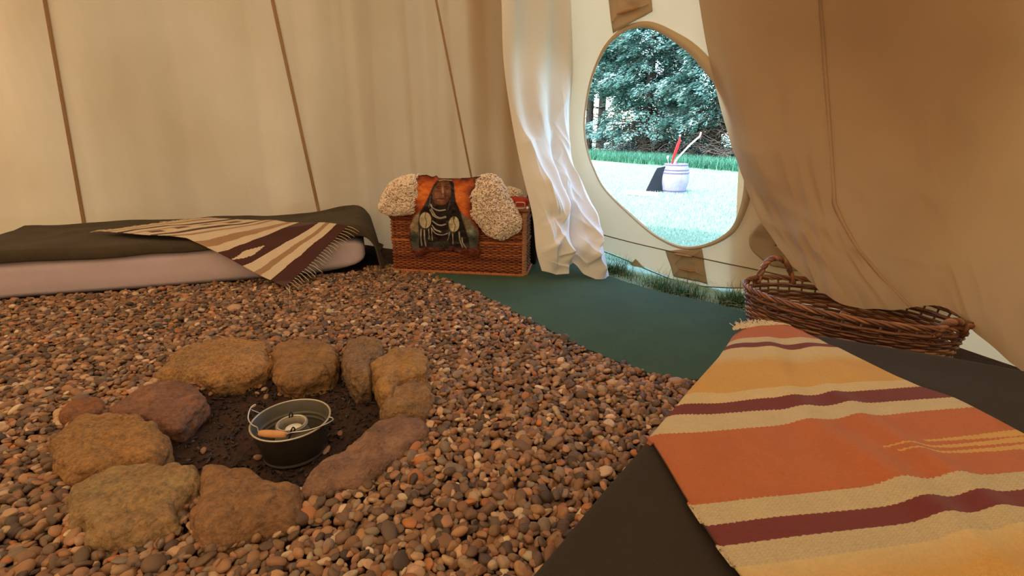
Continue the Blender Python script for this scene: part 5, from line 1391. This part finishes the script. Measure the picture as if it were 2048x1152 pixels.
MB().tube(wp[8:40] - wp[0], .013, 8).build('limb', M['bow_white'], ww); MB().tube(wp[39:] - wp[0], .014, 8).build('upper_end', M['bow_pink'], ww); MB().tube(wp[:10] - wp[0], np.linspace(.012, .022, 10), 8).build('lower_end', M['bow_pink'], ww)
ap = np.array([pz(640, 640, .05), pz(620, 560, .05), pz(610, 480, .05), pz(612, 460, .05)])
ar_ = empty('arrow', tuple(ap[0])); tag(ar_, 'white-feathered arrow sticking up from the left of the barrel', 'arrow')
MB().tube(ap - ap[0], .004, 6).build('shaft', M['bow_white'], ar_)
fm = MB()
for a_ in (0, 2.09, 4.18):
    d = np.array([math.cos(a_), math.sin(a_), 0]) * .020; b0, b1 = ap[2] - ap[0] - [0, 0, .02], ap[3] - ap[0]
    fm.add([b0, b0 + d, b1 + d, b1, b0 + [0, .003, 0], b0 + d + [0, .003, 0], b1 + d + [0, .003, 0], b1 + [0, .003, 0]], [(0, 1, 2, 3), (7, 6, 5, 4), (0, 4, 5, 1), (3, 2, 6, 7), (1, 5, 6, 2)])
fm.build('fletching', M['wax'], ar_)
# board leaning on the barrel: bottom edge on the grass, top against the staves
b0 = onz(np.array(1290.), np.array(384.), -.01); b1 = onz(np.array(1326.), np.array(384.), -.01)
t0 = ony(np.array(1314.), np.array(336.), by - .02); t1 = ony(np.array(1337.), np.array(331.), by - .02); t2 = ony(np.array(1309.), np.array(345.), by - .03)
pts = np.array([b0, b1 + [.05, .03, 0], t1, t0, t2]); nb = np.cross(pts[1] - pts[0], pts[3] - pts[0]); nb /= np.linalg.norm(nb)
V = np.concatenate([pts, pts + nb * .018]); V = np.concatenate([V, V[:5].mean(0)[None], V[5:].mean(0)[None]])
F = [(i, (i + 1) % 5, 10, 10) for i in range(5)] + [(5 + (i + 1) % 5, 5 + i, 11, 11) for i in range(5)] + [(i, 5 + i, 5 + (i + 1) % 5, (i + 1) % 5) for i in range(5)]
o = MB().add(V, np.array(F)).build('leaning_board', M['board'], smooth=False); tag(o, 'black board with a cut corner leaning against the left of the barrel', 'board')
c = onz(np.array(1284.), np.array(386.), -.015); mb = MB(); th_ = np.linspace(0, 2 * np.pi, 48, endpoint=False); e_ = 1 + .22 * vnoise(np.stack([np.cos(th_) * 2, np.sin(th_) * 2, 0 * th_], 1), 1.5)
mb.add(np.array([np.stack([c[0] + .24 * s * e_ * np.cos(th_), c[1] + .35 * s * e_ * np.sin(th_), .012 - .03 * s ** 3 + 0 * th_], -1) for s in np.linspace(.02, 1, 12)]), gridfaces(12, 48, True))
o = mb.build('sawdust', M['sand']); tag(o, 'patch of pale sawdust on the lawn at the foot of the black board', 'sawdust', kind='stuff')
